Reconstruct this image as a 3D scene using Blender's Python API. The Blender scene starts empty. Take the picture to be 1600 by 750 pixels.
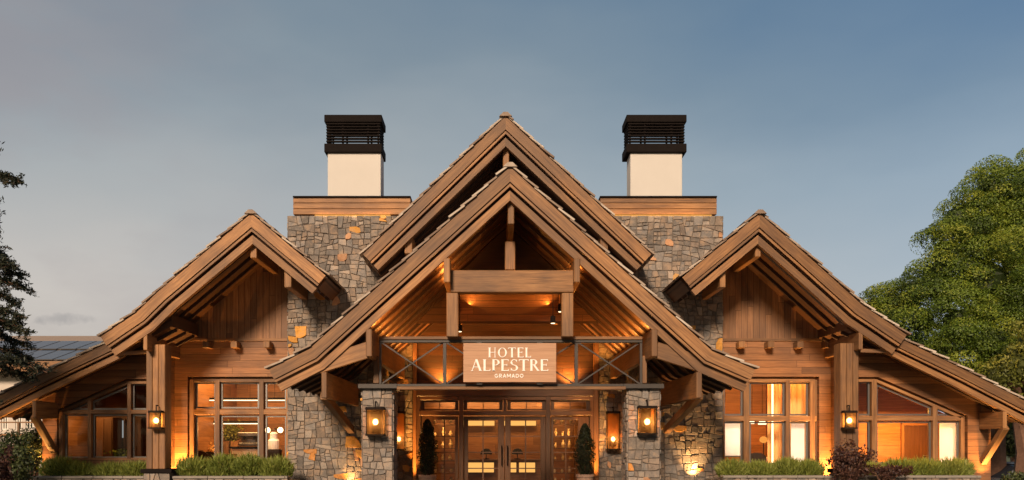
import bpy, math, random
import numpy as np
from mathutils import Vector
R = math.radians
C = bpy.context.scene.collection
sc = bpy.context.scene

# ------------------------------------------------------------------ camera
D = 16.0; F = 1280.0; VX, HY, EYE = 775.0, 690.0, 1.6
cd = bpy.data.cameras.new('camera'); cam = bpy.data.objects.new('camera', cd); C.objects.link(cam)
cam.location = (0, -D, EYE); cam.rotation_euler = (R(90), 0, 0)
cd.lens = 28.8; cd.sensor_width = 36; cd.shift_x = 25/1600; cd.shift_y = 315/1600
cd.clip_end = 3000; sc.camera = cam
# ------------------------------------------------------------------ colour management
sc.view_settings.view_transform = 'Standard'; sc.view_settings.look = 'None'
sc.view_settings.exposure = 0.0; sc.view_settings.gamma = 1

def N(nt, typ, **kw):
    n = nt.nodes.new(typ)
    ins = kw.pop('i', {})
    for k, v in kw.items(): setattr(n, k, v)
    for k, v in ins.items():
        s = n.inputs[k]
        if isinstance(v, bpy.types.NodeSocket): nt.links.new(v, s)
        else: s.default_value = v
    return n
def M_(nt, op, a, b=0.0, clamp=False):
    return N(nt, 'ShaderNodeMath', operation=op, use_clamp=clamp, i={0: a, 1: b}).outputs[0]
def ramp(nt, fac, stops, interp='LINEAR'):
    n = N(nt, 'ShaderNodeValToRGB', i={0: fac}); r = n.color_ramp; r.interpolation = interp
    while len(r.elements) < len(stops): r.elements.new(0.5)
    for e, (p, c) in zip(r.elements, stops):
        e.position = p; e.color = (*c, 1) if len(c) == 3 else c
    return n.outputs[0]
def mixc(nt, f, a, b, mode='MIX'):
    n = N(nt, 'ShaderNodeMix', data_type='RGBA', blend_type=mode)
    for s, v in ((n.inputs[0], f), (n.inputs[6], a), (n.inputs[7], b)):
        if isinstance(v, bpy.types.NodeSocket): nt.links.new(v, s)
        else: s.default_value = (*v, 1) if isinstance(v, tuple) and len(v) == 3 else v
    return n.outputs[2]

# ------------------------------------------------------------------ world: dusk sky
SUN_EL, SUN_AZ = 26.0, -14.0       # degrees; azimuth measured from straight behind the camera, to the left
w = bpy.data.worlds.new('World'); sc.world = w; w.use_nodes = True
nt = w.node_tree; nt.nodes.clear()
tc = N(nt, 'ShaderNodeTexCoord').outputs['Generated']
sx = N(nt, 'ShaderNodeSeparateXYZ', i={0: tc})
X_, Y_, Z_ = sx.outputs
sky = N(nt, 'ShaderNodeTexSky', sky_type='NISHITA')
sky.sun_disc = False; sky.sun_elevation = R(SUN_EL); sky.sun_rotation = R(180-SUN_AZ)
nish = mixc(nt, 1.0, sky.outputs[0], (0.10, 0.10, 0.10), 'MULTIPLY')
# soft cloud veil pushes the elevation bands about
nz = N(nt, 'ShaderNodeTexNoise', i={'Vector': N(nt, 'ShaderNodeMapping', i={0: tc, 3: (1.6, 1.6, 4.0)}).outputs[0], 'Scale': 1.7, 'Detail': 4.0, 'Roughness': 0.5}).outputs[0]
zz = M_(nt, 'ADD', Z_, M_(nt, 'MULTIPLY', M_(nt, 'SUBTRACT', nz, 0.5), 0.20))
zz = M_(nt, 'ADD', zz, M_(nt, 'MULTIPLY', X_, 0.08))
base = ramp(nt, zz, [(0.0, (.62, .55, .48)), (0.10, (.62, .56, .50)), (0.20, (.50, .49, .465)), (0.30, (.38, .415, .425)), (0.40, (.235, .295, .34)), (0.50, (.15, .225, .305)), (1.0, (.07, .12, .20))])
blue = ramp(nt, M_(nt, 'ADD', M_(nt, 'MULTIPLY', X_, 1.1), 0.12), [(0.0, (1.0, 1.0, 1.0)), (0.35, (.88, .96, 1.03)), (0.75, (.79, .95, 1.14))])
base = mixc(nt, 1.0, base, blue, 'MULTIPLY')
# pinkish-grey cloud bank, upper left
nz2 = N(nt, 'ShaderNodeTexNoise', i={'Vector': N(nt, 'ShaderNodeMapping', i={0: tc, 3: (1.0, 1.0, 2.2)}).outputs[0], 'Scale': 2.6, 'Detail': 6.0, 'Roughness': 0.55}).outputs[0]
cl = M_(nt, 'MULTIPLY', ramp(nt, nz2, [(0.43, (0, 0, 0)), (0.60, (1, 1, 1))]), ramp(nt, M_(nt, 'ADD', M_(nt, 'MULTIPLY', X_, -1.0), 0.0), [(0.18, (0, 0, 0)), (0.50, (1, 1, 1))]))
base = mixc(nt, M_(nt, 'MULTIPLY', cl, 0.5), base, (.37, .30, .295))
# one small dark wisp low on the left
dx = M_(nt, 'MULTIPLY', M_(nt, 'SUBTRACT', M_(nt, 'DIVIDE', X_, Y_), -0.527), 28.0)
dz = M_(nt, 'MULTIPLY', M_(nt, 'SUBTRACT', M_(nt, 'DIVIDE', Z_, Y_), 0.149), 120.0)
nz3 = N(nt, 'ShaderNodeTexNoise', i={'Vector': tc, 'Scale': 70.0, 'Detail': 3.0}).outputs[0]
rr = M_(nt, 'ADD', M_(nt, 'ADD', M_(nt, 'MULTIPLY', dx, dx), M_(nt, 'MULTIPLY', dz, dz)), M_(nt, 'MULTIPLY', M_(nt, 'SUBTRACT', nz3, 0.5), 3.2))
wisp = M_(nt, 'MULTIPLY', ramp(nt, rr, [(0.0, (1, 1, 1)), (1.0, (0, 0, 0))]), ramp(nt, Y_, [(0.0, (0, 0, 0)), (0.1, (1, 1, 1))]))
base = mixc(nt, M_(nt, 'MULTIPLY', wisp, 0.5), base, (.30, .27, .26))
# sky behind the photographer dimmed and warm-tinted to deepen shade under the eaves
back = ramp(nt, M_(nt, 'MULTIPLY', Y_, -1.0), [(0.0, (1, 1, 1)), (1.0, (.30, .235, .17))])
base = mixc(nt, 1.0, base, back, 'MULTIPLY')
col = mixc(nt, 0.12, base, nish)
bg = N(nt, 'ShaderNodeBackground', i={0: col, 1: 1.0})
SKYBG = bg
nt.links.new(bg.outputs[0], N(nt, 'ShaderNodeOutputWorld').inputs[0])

sd = bpy.data.lights.new('sun', 'SUN'); sun = bpy.data.objects.new('sun', sd); C.objects.link(sun)
sd.energy = 5.0; sd.angle = R(12); sd.color = (1.0, .76, .54)
a, e = R(SUN_AZ), R(SUN_EL)
sundir = Vector((math.sin(a)*math.cos(e), -math.cos(a)*math.cos(e), math.sin(e)))
sun.rotation_euler = (-sundir).to_track_quat('-Z', 'Y').to_euler()

# ------------------------------------------------------------------ helpers
random.seed(7)
def px(x, y, d): return ((x-VX)*d/F, d-D, EYE+(HY-y)*d/F)
def pX(x, d): return (x-VX)*d/F
def pZ(y, d): return EYE+(HY-y)*d/F
ORI = {}
class MB:
    def __init__(s): s.v=[]; s.f=[]; s.uv=[]; s.r=[]; s.c=[]
    def face(s, pts, uv=None, rnd=0.5, col=(1,1,1)):
        b=len(s.v); s.v+= [tuple(p) for p in pts]; s.f.append(tuple(range(b,b+len(pts))))
        s.uv.append(uv or [(0,0)]*len(pts)); s.r.append(rnd); s.c.append(col)
    def hexa(s, P, rnd=None, col=(1,1,1), uo=None):
        """P: 8 points, 0-3 bottom loop, 4-7 top loop; grain runs along the longest edge"""
        if rnd is None: rnd = random.random()
        b=len(s.v); s.v += [tuple(p) for p in P]
        V=[Vector(p) for p in P]
        ax=[(V[1]-V[0]),(V[3]-V[0]),(V[4]-V[0])]
        L=[a.length for a in ax]; k=L.index(max(L)); g=ax[k].normalized() if L[k]>1e-9 else Vector((1,0,0))
        ou, ov = (random.random()*50, random.random()*50) if uo is None else uo
        for q in ((0,3,2,1),(4,5,6,7),(0,1,5,4),(1,2,6,5),(2,3,7,6),(3,0,4,7)):
            s.f.append(tuple(b+i for i in q)); s.r.append(rnd); s.c.append(col)
            n=(V[q[1]]-V[q[0]]).cross(V[q[2]]-V[q[0]])
            n = n.normalized() if n.length>1e-12 else Vector((0,0,1))
            if abs(n.dot(g))>.9:
                t=ax[(k+1)%3].normalized(); o=ax[(k+2)%3].normalized()
                s.uv.append([(ou+V[i].dot(t)*.3, ov+V[i].dot(o)) for i in q])
            else:
                o=n.cross(g); o = o.normalized() if o.length>1e-9 else Vector((0,0,1))
                s.uv.append([(ou+V[i].dot(g), ov+V[i].dot(o)) for i in q])
    def box(s, x0,x1,y0,y1,z0,z1, **k):
        x0,x1=sorted((x0,x1)); y0,y1=sorted((y0,y1)); z0,z1=sorted((z0,z1))
        s.hexa([(x0,y0,z0),(x1,y0,z0),(x1,y1,z0),(x0,y1,z0),(x0,y0,z1),(x1,y0,z1),(x1,y1,z1),(x0,y1,z1)], **k)
    def pbox(s, x0,y0,x1,y1,d0,d1, **k):
        """front face given in photo pixels at distance d0, carried back to distance d1"""
        s.box(pX(x0,d0),pX(x1,d0),d0-D,d1-D,pZ(y1,d0),pZ(y0,d0), **k)
    def beam(s, p0,p1,w,h,up=(0,0,1), **k):
        p0=Vector(p0); p1=Vector(p1); a=(p1-p0).normalized(); up=Vector(up)
        if abs(a.dot(up))>.99: up=Vector((0,1,0))
        sd=a.cross(up).normalized()*(w/2); u=sd.cross(a).normalized()*(h/2)
        s.hexa([p0-sd-u,p1-sd-u,p1+sd-u,p0+sd-u,p0-sd+u,p1-sd+u,p1+sd+u,p0+sd+u], **k)
    def tube(s, p0,p1,r0,r1=None,n=8,caps=True,**k):
        r1=r0 if r1 is None else r1
        p0=Vector(p0);p1=Vector(p1);a=(p1-p0).normalized()
        t=a.orthogonal().normalized();o=a.cross(t)
        A=[p0+(t*math.cos(2*math.pi*i/n)+o*math.sin(2*math.pi*i/n))*r0 for i in range(n)]
        B=[p1+(t*math.cos(2*math.pi*i/n)+o*math.sin(2*math.pi*i/n))*r1 for i in range(n)]
        L=(p1-p0).length
        for i in range(n):
            j=(i+1)%n; s.face([A[i],A[j],B[j],B[i]],[(0,i/n),(0,(i+1)/n),(L,(i+1)/n),(L,i/n)],**k)
        if caps: s.face(A[::-1],**k); s.face(B,**k)
    def lathe(s, c, prof, n=16, **k):
        rings=[[ (c[0]+r*math.cos(2*math.pi*i/n), c[1]+r*math.sin(2*math.pi*i/n), c[2]+z) for i in range(n)] for r,z in prof]
        for A,B in zip(rings,rings[1:]):
            for i in range(n):
                j=(i+1)%n; s.face([A[i],A[j],B[j],B[i]],**k)
        s.face(rings[0][::-1],**k); s.face(rings[-1],**k)
    def prismxz(s, poly, y0, y1, **k):
        """polygon in X,Z carried from y0 to y1"""
        k.setdefault('rnd', random.random())
        s.face([(x,y0,z) for x,z in poly], [(x,z) for x,z in poly], **k)
        s.face([(x,y1,z) for x,z in poly][::-1], [(x,z) for x,z in poly][::-1], **k)
        n=len(poly)
        for i in range(n):
            (xa,za),(xb,zb)=poly[i],poly[(i+1)%n]
            s.face([(xa,y0,za),(xa,y1,za),(xb,y1,zb),(xb,y0,zb)],[(y0,za),(y1,za),(y1,zb),(y0,zb)],**k)
    def build(s, name, mat, parent=None, origin=None, smooth=False, bevel=0, weld=False):
        o0 = ORI[parent.name] if parent is not None else Vector(origin or (0,0,0))
        me=bpy.data.meshes.new(name)
        me.from_pydata([tuple(Vector(p)-o0) for p in s.v],[],s.f); me.update()
        ul=me.uv_layers.new(name='UVMap')
        ul.data.foreach_set('uv',[c for f in s.uv for p in f for c in p])
        at=me.attributes.new('rnd','FLOAT','FACE'); at.data.foreach_set('value',s.r)
        ac=me.attributes.new('tint','FLOAT_COLOR','FACE'); ac.data.foreach_set('color',[c for t in s.c for c in (*t,1)])
        me.materials.append(mat)
        if smooth: me.polygons.foreach_set('use_smooth',[True]*len(me.polygons))
        o=bpy.data.objects.new(name,me); C.objects.link(o)
        if parent is not None: o.parent=parent
        else: o.location=o0
        ORI[o.name]=o0
        if weld:
            m=o.modifiers.new('weld','WELD'); m.merge_threshold=.0005
        if bevel:
            m=o.modifiers.new('bevel','BEVEL'); m.width=bevel; m.segments=1; m.limit_method='ANGLE'
        return o
def empty(name, loc):
    o=bpy.data.objects.new(name,None); C.objects.link(o); o.location=loc; o.empty_display_size=.2
    ORI[o.name]=Vector(loc); return o
def tag(o, label, cat, group=None, kind=None):
    if label: o['label']=label
    if cat: o['category']=cat
    if group: o['group']=group
    if kind: o['kind']=kind
    return o
def dup(root, loc, label):
    r=root.copy(); C.objects.link(r); r.location=loc; r['label']=label
    def rec(src,dst):
        for ch in src.children:
            c=ch.copy(); C.objects.link(c); c.parent=dst; rec(ch,c)
    rec(root,r); return r
def lamp(name, kind, loc, energy, color=(1,.55,.20), parent=None, **k):
    l=bpy.data.lights.new(name,kind); l.energy=energy; l.color=color
    rot=k.pop('rot',None); aim=k.pop('aim',None)
    for a,b in k.items(): setattr(l,a,b)
    o=bpy.data.objects.new(name,l); C.objects.link(o)
    if parent is not None:
        o.parent=parent; o.location=Vector(loc)-ORI[parent.name]
    else: o.location=loc
    if aim is not None: o.rotation_euler=Vector(aim).to_track_quat('-Z','Y').to_euler()
    if rot is not None: o.rotation_euler=rot
    return o

# ------------------------------------------------------------------ materials
def mat(name):
    m=bpy.data.materials.new(name); m.use_nodes=True; nt=m.node_tree; nt.nodes.clear()
    out=N(nt,'ShaderNodeOutputMaterial'); b=N(nt,'ShaderNodeBsdfPrincipled'); nt.links.new(b.outputs[0],out.inputs[0])
    return m,nt,b
def attr(nt,n,out='Fac'): return N(nt,'ShaderNodeAttribute',attribute_name=n).outputs[out]
def bump(nt,b,h,strength=.4,dist=.01):
    bn=N(nt,'ShaderNodeBump',i={'Strength':strength,'Distance':dist,'Height':h}); nt.links.new(bn.outputs[0],b.inputs['Normal'])
def wood(name, dark, mid, light, rough=.62, plank=0, groove=.08, dirt=.55):
    """grain along U; plank>0: boards of that width across V"""
    m,nt,b=mat(name)
    uv=N(nt,'ShaderNodeUVMap',uv_map='UVMap').outputs[0]; s=N(nt,'ShaderNodeSeparateXYZ',i={0:uv})
    U,V=s.outputs[0],s.outputs[1]; rnd=attr(nt,'rnd')
    seed=M_(nt,'MULTIPLY',rnd,37.0); g=None
    if plank:
        vp=M_(nt,'DIVIDE',V,plank); bi=M_(nt,'FLOOR',vp); fr=M_(nt,'FRACT',vp)
        # each course is cut into lengths of about 2.6 m, staggered
        wn0=N(nt,'ShaderNodeTexWhiteNoise',noise_dimensions='1D',i={'W':bi}).outputs[0]
        up=M_(nt,'ADD',M_(nt,'DIVIDE',U,2.6),wn0); ui=M_(nt,'FLOOR',up); uf=M_(nt,'FRACT',up)
        wn=N(nt,'ShaderNodeTexWhiteNoise',noise_dimensions='2D',i={'Vector':N(nt,'ShaderNodeCombineXYZ',i={0:bi,1:ui}).outputs[0]}).outputs[0]
        seed=M_(nt,'ADD',seed,M_(nt,'MULTIPLY',wn,91.0))
        edge=M_(nt,'MINIMUM',fr,M_(nt,'SUBTRACT',1.0,fr))
        g=M_(nt,'MINIMUM',M_(nt,'DIVIDE',edge,groove,True),M_(nt,'DIVIDE',M_(nt,'MINIMUM',uf,M_(nt,'SUBTRACT',1.0,uf)),.0025,True))
        var=wn
    else: var=rnd
    vec=N(nt,'ShaderNodeCombineXYZ',i={0:M_(nt,'MULTIPLY',U,.9),1:M_(nt,'MULTIPLY',V,16.0),2:seed}).outputs[0]
    n1=N(nt,'ShaderNodeTexNoise',i={'Vector':vec,'Scale':1.6,'Detail':6.0,'Roughness':.62,'Distortion':.5}).outputs[0]
    vec2=N(nt,'ShaderNodeCombineXYZ',i={0:M_(nt,'MULTIPLY',U,3.0),1:M_(nt,'MULTIPLY',V,70.0),2:seed}).outputs[0]
    n2=N(nt,'ShaderNodeTexNoise',i={'Vector':vec2,'Scale':1.5,'Detail':3.0,'Roughness':.6}).outputs[0]
    n3=N(nt,'ShaderNodeTexNoise',i={'Vector':N(nt,'ShaderNodeTexCoord').outputs['Object'],'Scale':.9,'Detail':4.0}).outputs[0]
    f=M_(nt,'ADD',M_(nt,'MULTIPLY',n1,.68),M_(nt,'MULTIPLY',n2,.32))
    c=ramp(nt,f,[(.30,dark),(.50,mid),(.70,light)])
    k=M_(nt,'ADD',M_(nt,'MULTIPLY',var,.75),.58)
    c=mixc(nt,1.0,c,N(nt,'ShaderNodeCombineColor',i={0:k,1:k,2:k}).outputs[0],'MULTIPLY')
    c=mixc(nt,M_(nt,'MULTIPLY',ramp(nt,n3,[(.40,(0,0,0)),(.66,(1,1,1))]),dirt),c,tuple(x*.55+.02 for x in dark))
    h=f
    if g is not None:
        c=mixc(nt,g,tuple(x*.22 for x in dark),c); h=M_(nt,'ADD',M_(nt,'MULTIPLY',f,.25),g)
    nt.links.new(c,b.inputs['Base Color']); b.inputs['Roughness'].default_value=rough
    bump(nt,b,h,.55 if g is not None else .35,.006)
    return m
W_BEAM=wood('beam_wood',(.090,.037,.012),(.285,.130,.043),(.45,.225,.083))
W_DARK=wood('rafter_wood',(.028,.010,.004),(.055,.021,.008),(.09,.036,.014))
W_END=wood('beam_grey_wood',(.17,.11,.075),(.29,.20,.14),(.38,.28,.20))
W_SID=wood('siding_horizontal',(.15,.058,.018),(.28,.115,.037),(.40,.18,.067),plank=.15,groove=.05)
W_VER=wood('siding_vertical',(.17,.070,.024),(.32,.145,.055),(.45,.225,.095),plank=.14,groove=.06)
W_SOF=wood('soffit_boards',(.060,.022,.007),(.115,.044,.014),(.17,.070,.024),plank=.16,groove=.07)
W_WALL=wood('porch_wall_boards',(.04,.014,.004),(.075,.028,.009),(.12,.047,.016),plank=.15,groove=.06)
W_DOOR=wood('door_wood',(.09,.036,.012),(.15,.064,.022),(.21,.095,.036),rough=.45,dirt=.15)
W_INT=wood('interior_panel',(.16,.06,.018),(.27,.11,.034),(.38,.17,.06),plank=.30,groove=.012,rough=.5,dirt=.1)
W_FLOOR=wood('interior_floor',(.14,.07,.03),(.22,.12,.06),(.3,.17,.09),plank=.14,groove=.03,rough=.35)
def flat(name,c,rough=.6,metal=0,noise=.25,scale=6,bumps=.15):
    m,nt,b=mat(name)
    n=N(nt,'ShaderNodeTexNoise',i={'Vector':N(nt,'ShaderNodeTexCoord').outputs['Object'],'Scale':scale,'Detail':6.0,'Roughness':.6}).outputs[0]
    c2=mixc(nt,n,tuple(x*(1-noise) for x in c),tuple(min(1,x*(1+noise)) for x in c))
    nt.links.new(c2,b.inputs['Base Color']); b.inputs['Roughness'].default_value=rough; b.inputs['Metallic'].default_value=metal; b.inputs['Specular IOR Level'].default_value=.08 if max(c)<.05 else .35
    bump(nt,b,n,bumps,.01); return m
STEEL=flat('dark_steel',(.055,.047,.042),.5,.2,.2,14,.05)
BLACK=flat('black_metal',(.012,.009,.008),.85,0,.3,10,.05)
SASH=flat('grey_aluminium',(.20,.19,.18),.4,.7,.1)
PLASTER=flat('cream_plaster',(.57,.535,.49),.85,0,.07,2.5,.1)
CONC=flat('concrete',(.25,.22,.19),.85,0,.3,5,.4)
WHITE=flat('white_enamel',(.75,.70,.62),.4,0,.05)
CLOTH=flat('tablecloth_linen',(.55,.36,.25),.9,0,.1)
def cloth_t(name,c):
    m=bpy.data.materials.new(name); m.use_nodes=True; nt=m.node_tree; nt.nodes.clear()
    a=N(nt,'ShaderNodeBsdfDiffuse',i={0:(*c,1)}); t=N(nt,'ShaderNodeBsdfTranslucent',i={0:(*c,1)})
    nt.links.new(N(nt,'ShaderNodeMixShader',i={0:.5,1:a.outputs[0],2:t.outputs[0]}).outputs[0],N(nt,'ShaderNodeOutputMaterial').inputs[0]); return m
BLINDC=cloth_t('blind_fabric',(.86,.83,.78))
DKFAB=flat('dark_upholstery',(.03,.022,.018),.9,0,.3)
CLAYPOT=flat('clay_pot',(.42,.27,.20),.8,0,.2,8,.3)
GRILLE=flat('asphalt_drive',(.05,.046,.042),.9,0,.35,3,.5)
def glow(name,c,s):
    m=bpy.data.materials.new(name); m.use_nodes=True; nt=m.node_tree; nt.nodes.clear()
    nt.links.new(N(nt,'ShaderNodeEmission',i={0:(*c,1),1:s}).outputs[0],N(nt,'ShaderNodeOutputMaterial').inputs[0]); return m
BULB=glow('bulb_glow',(1,.62,.28),14)
LEDM=glow('led_glow',(1,.62,.26),5)
LEDW=glow('linear_lamp_glow',(1,.74,.42),3.2)
PANEL=glow('lit_panel',(1,.50,.12),1.1)
def glass(name='window_glass',tint=(.97,.97,.97),amt=1.0):
    m=bpy.data.materials.new(name); m.use_nodes=True; nt=m.node_tree; nt.nodes.clear()
    fr=N(nt,'ShaderNodeFresnel',i={0:1.52}).outputs[0]
    tr=N(nt,'ShaderNodeBsdfTransparent',i={0:(*tint,1)}); gl=N(nt,'ShaderNodeBsdfGlossy',i={'Roughness':.02})
    mx=N(nt,'ShaderNodeMixShader',i={0:M_(nt,'MULTIPLY',fr,.9*amt,True),1:tr.outputs[0],2:gl.outputs[0]})
    nt.links.new(mx.outputs[0],N(nt,'ShaderNodeOutputMaterial').inputs[0]); return m
GLASS=glass()
def lglass():
    m=bpy.data.materials.new('lantern_glass'); m.use_nodes=True; nt=m.node_tree; nt.nodes.clear()
    tr=N(nt,'ShaderNodeBsdfTransparent',i={0:(1,.78,.50,1)}); tl=N(nt,'ShaderNodeBsdfTranslucent',i={0:(1,.62,.25,1)})
    nt.links.new(N(nt,'ShaderNodeMixShader',i={0:.30,1:tr.outputs[0],2:tl.outputs[0]}).outputs[0],N(nt,'ShaderNodeOutputMaterial').inputs[0]); return m
LGLASS=lglass()
def stone_mat():
    m,nt,b=mat('fieldstone')
    col=attr(nt,'tint','Color'); o=N(nt,'ShaderNodeTexCoord').outputs['Object']
    n=N(nt,'ShaderNodeTexNoise',i={'Vector':o,'Scale':7.0,'Detail':8.0,'Roughness':.68}).outputs[0]
    n2=N(nt,'ShaderNodeTexNoise',i={'Vector':o,'Scale':45.0,'Detail':4.0,'Roughness':.6}).outputs[0]
    k=M_(nt,'ADD',M_(nt,'MULTIPLY',n,1.7),M_(nt,'MULTIPLY',n2,.9)); k=M_(nt,'ADD',k,-.28)
    c=mixc(nt,1.0,col,N(nt,'ShaderNodeCombineColor',i={0:k,1:k,2:k}).outputs[0],'MULTIPLY')
    c=mixc(nt,ramp(nt,n,[(.50,(0,0,0)),(.66,(.55,.55,.55))]),c,(.36,.235,.14))
    nt.links.new(c,b.inputs['Base Color']); b.inputs['Roughness'].default_value=.85
    bump(nt,b,M_(nt,'ADD',n,M_(nt,'MULTIPLY',n2,.4)),.7,.02); return m
STONE=stone_mat()
MORTAR=flat('mortar',(.15,.125,.105),.95,0,.3,8,.4)
def tile_mat():
    m,nt,b=mat('roof_tile')
    rnd=attr(nt,'rnd'); o=N(nt,'ShaderNodeTexCoord').outputs['Object']
    n=N(nt,'ShaderNodeTexNoise',i={'Vector':o,'Scale':9.0,'Detail':5.0}).outputs[0]
    c=ramp(nt,M_(nt,'ADD',M_(nt,'MULTIPLY',rnd,.6),M_(nt,'MULTIPLY',n,.4)),[(.2,(.18,.12,.085)),(.5,(.32,.24,.18)),(.8,(.52,.44,.36))])
    nt.links.new(c,b.inputs['Base Color']); b.inputs['Roughness'].default_value=.8; bump(nt,b,n,.4,.01); return m
TILE=tile_mat()
def leaf_mat(name,cols,rough=.6,transl=.25):
    m=bpy.data.materials.new(name); m.use_nodes=True; nt=m.node_tree; nt.nodes.clear()
    r=attr(nt,'rnd'); c=ramp(nt,r,[(i/(len(cols)-1),cc) for i,cc in enumerate(cols)])
    b=N(nt,'ShaderNodeBsdfPrincipled',i={'Base Color':c,'Roughness':rough}); t=N(nt,'ShaderNodeBsdfTranslucent',i={0:c})
    mx=N(nt,'ShaderNodeMixShader',i={0:transl,1:b.outputs[0],2:t.outputs[0]})
    nt.links.new(mx.outputs[0],N(nt,'ShaderNodeOutputMaterial').inputs[0]); return m
L_CONIFER=leaf_mat('conifer_needles',[(.012,.018,.012),(.025,.035,.018),(.05,.05,.025)])
L_TREE=leaf_mat('tree_foliage',[(.022,.04,.004),(.085,.14,.010),(.18,.24,.018),(.30,.31,.03)])
L_TREE2=leaf_mat('yellow_green_foliage',[(.07,.08,.012),(.16,.17,.02),(.28,.25,.03)])
L_HEDGE=leaf_mat('hedge_foliage',[(.05,.075,.012),(.14,.185,.028),(.24,.28,.05),(.32,.33,.09)])
L_TOPI=leaf_mat('topiary_foliage',[(.008,.012,.006),(.02,.03,.01),(.05,.06,.02)])
L_RED=leaf_mat('maple_foliage',[(.03,.012,.012),(.07,.028,.022),(.13,.06,.035)])
L_BUSH=leaf_mat('bush_foliage',[(.02,.03,.01),(.05,.07,.02),(.10,.12,.03)])
BARK=flat('bark',(.16,.085,.055),.95,0,.5,12,1)

# ------------------------------------------------------------------ roof helpers (X,Z outlines)
def off(poly,t):
    """poly from apex to eave; shift by t perpendicular, downwards"""
    P=[Vector(p) for p in poly]; out=[]; n=len(P)
    def nrm(a,b):
        d=(b-a).normalized(); q=Vector((-d.y,d.x))
        return q if q.y<0 else -q
    for i in range(n):
        if i==0:
            q=nrm(P[0],P[1]); out.append(Vector((P[0].x,P[0].y-t/abs(q.y))))
        elif i==n-1: out.append(P[i]+nrm(P[i-1],P[i])*t)
        else:
            a=nrm(P[i-1],P[i]); b=nrm(P[i],P[i+1]); m=(a+b).normalized(); out.append(P[i]+m*(t/m.dot(a)))
    return out
def band(mb,poly,t0,t1,y0,y1,sq=True,rnd=None):
    A=off(poly,t0); B=off(poly,t1); u=random.random()*30; rnd=random.random() if rnd is None else rnd; v0=random.random()*30
    for i in range(len(A)-1):
        L=(A[i+1]-A[i]).length
        a,b,c,d=A[i],A[i+1],B[i+1],B[i]
        ua,ub=u,u+L
        F_=lambda p,y:(p.x,y,p.y)
        q=[[F_(a,y0),F_(b,y0),F_(c,y0),F_(d,y0)],[F_(d,y1),F_(c,y1),F_(b,y1),F_(a,y1)],
           [F_(a,y0),F_(a,y1),F_(b,y1),F_(b,y0)],[F_(d,y0),F_(c,y0),F_(c,y1),F_(d,y1)]]
        uv=[[(ua,v0),(ub,v0),(ub,v0+t1-t0),(ua,v0+t1-t0)],[(ua,v0+t1-t0),(ub,v0+t1-t0),(ub,v0),(ua,v0)],
            [(ua,y0),(ua,y1),(ub,y1),(ub,y0)],[(ua,y0),(ub,y0),(ub,y1),(ua,y1)]]
        for qq,uu in zip(q,uv): mb.face(qq,uu,rnd)
        if i==0: mb.face([F_(a,y0),F_(d,y0),F_(d,y1),F_(a,y1)],[(0,v0),(0,v0+.1),(.1,v0+.1),(.1,v0)],rnd)
        if i==len(A)-2: mb.face([F_(b,y0),F_(b,y1),F_(c,y1),F_(c,y0)],[(0,v0),(.1,v0),(.1,v0+.1),(0,v0+.1)],rnd)
        u=ub
def point_at(poly,s):
    P=[Vector(p) for p in poly]
    for a,b in zip(P,P[1:]):
        L=(b-a).length
        if s<=L or b is P[-1]:
            d=(b-a).normalized(); n=Vector((-d.y,d.x)); n=n if n.y>0 else -n
            return a+d*s, n
        s-=L
def tiles(mb,poly,y0,y1,rs):
    T=sum((Vector(b)-Vector(a)).length for a,b in zip(poly,poly[1:]))
    s=T+.05
    while s>0:
        s1=max(s-.36,0); ov=rs.uniform(-.035,.035)
        P0,n0=point_at(poly,s); P1,n1=point_at(poly,s1)
        lo=P0+n0*(.035+rs.uniform(-.006,.008)); lot=lo+n0*.035; hi=P1+n1*.006; hit=hi+n1*.03
        y=y0+ov; k=0
        while y<y1-.02:
            yy=min(y+rs.uniform(.22,.34),y1); e=rs.uniform(-.012,.012); g=.006
            d=(P0-P1).normalized()*e
            a,b=lo+d,lot+d
            mb.hexa([(a.x,y+g,a.y),(hi.x,y+g,hi.y),(hi.x,yy-g,hi.y),(a.x,yy-g,a.y),(b.x,y+g,b.y),(hit.x,y+g,hit.y),(hit.x,yy-g,hit.y),(b.x,yy-g,b.y)],rnd=rs.random())
            y=yy
        s-=.29
def XZ(pts,d): return [(pX(x,d),pZ(y,d)) for x,y in pts]
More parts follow.
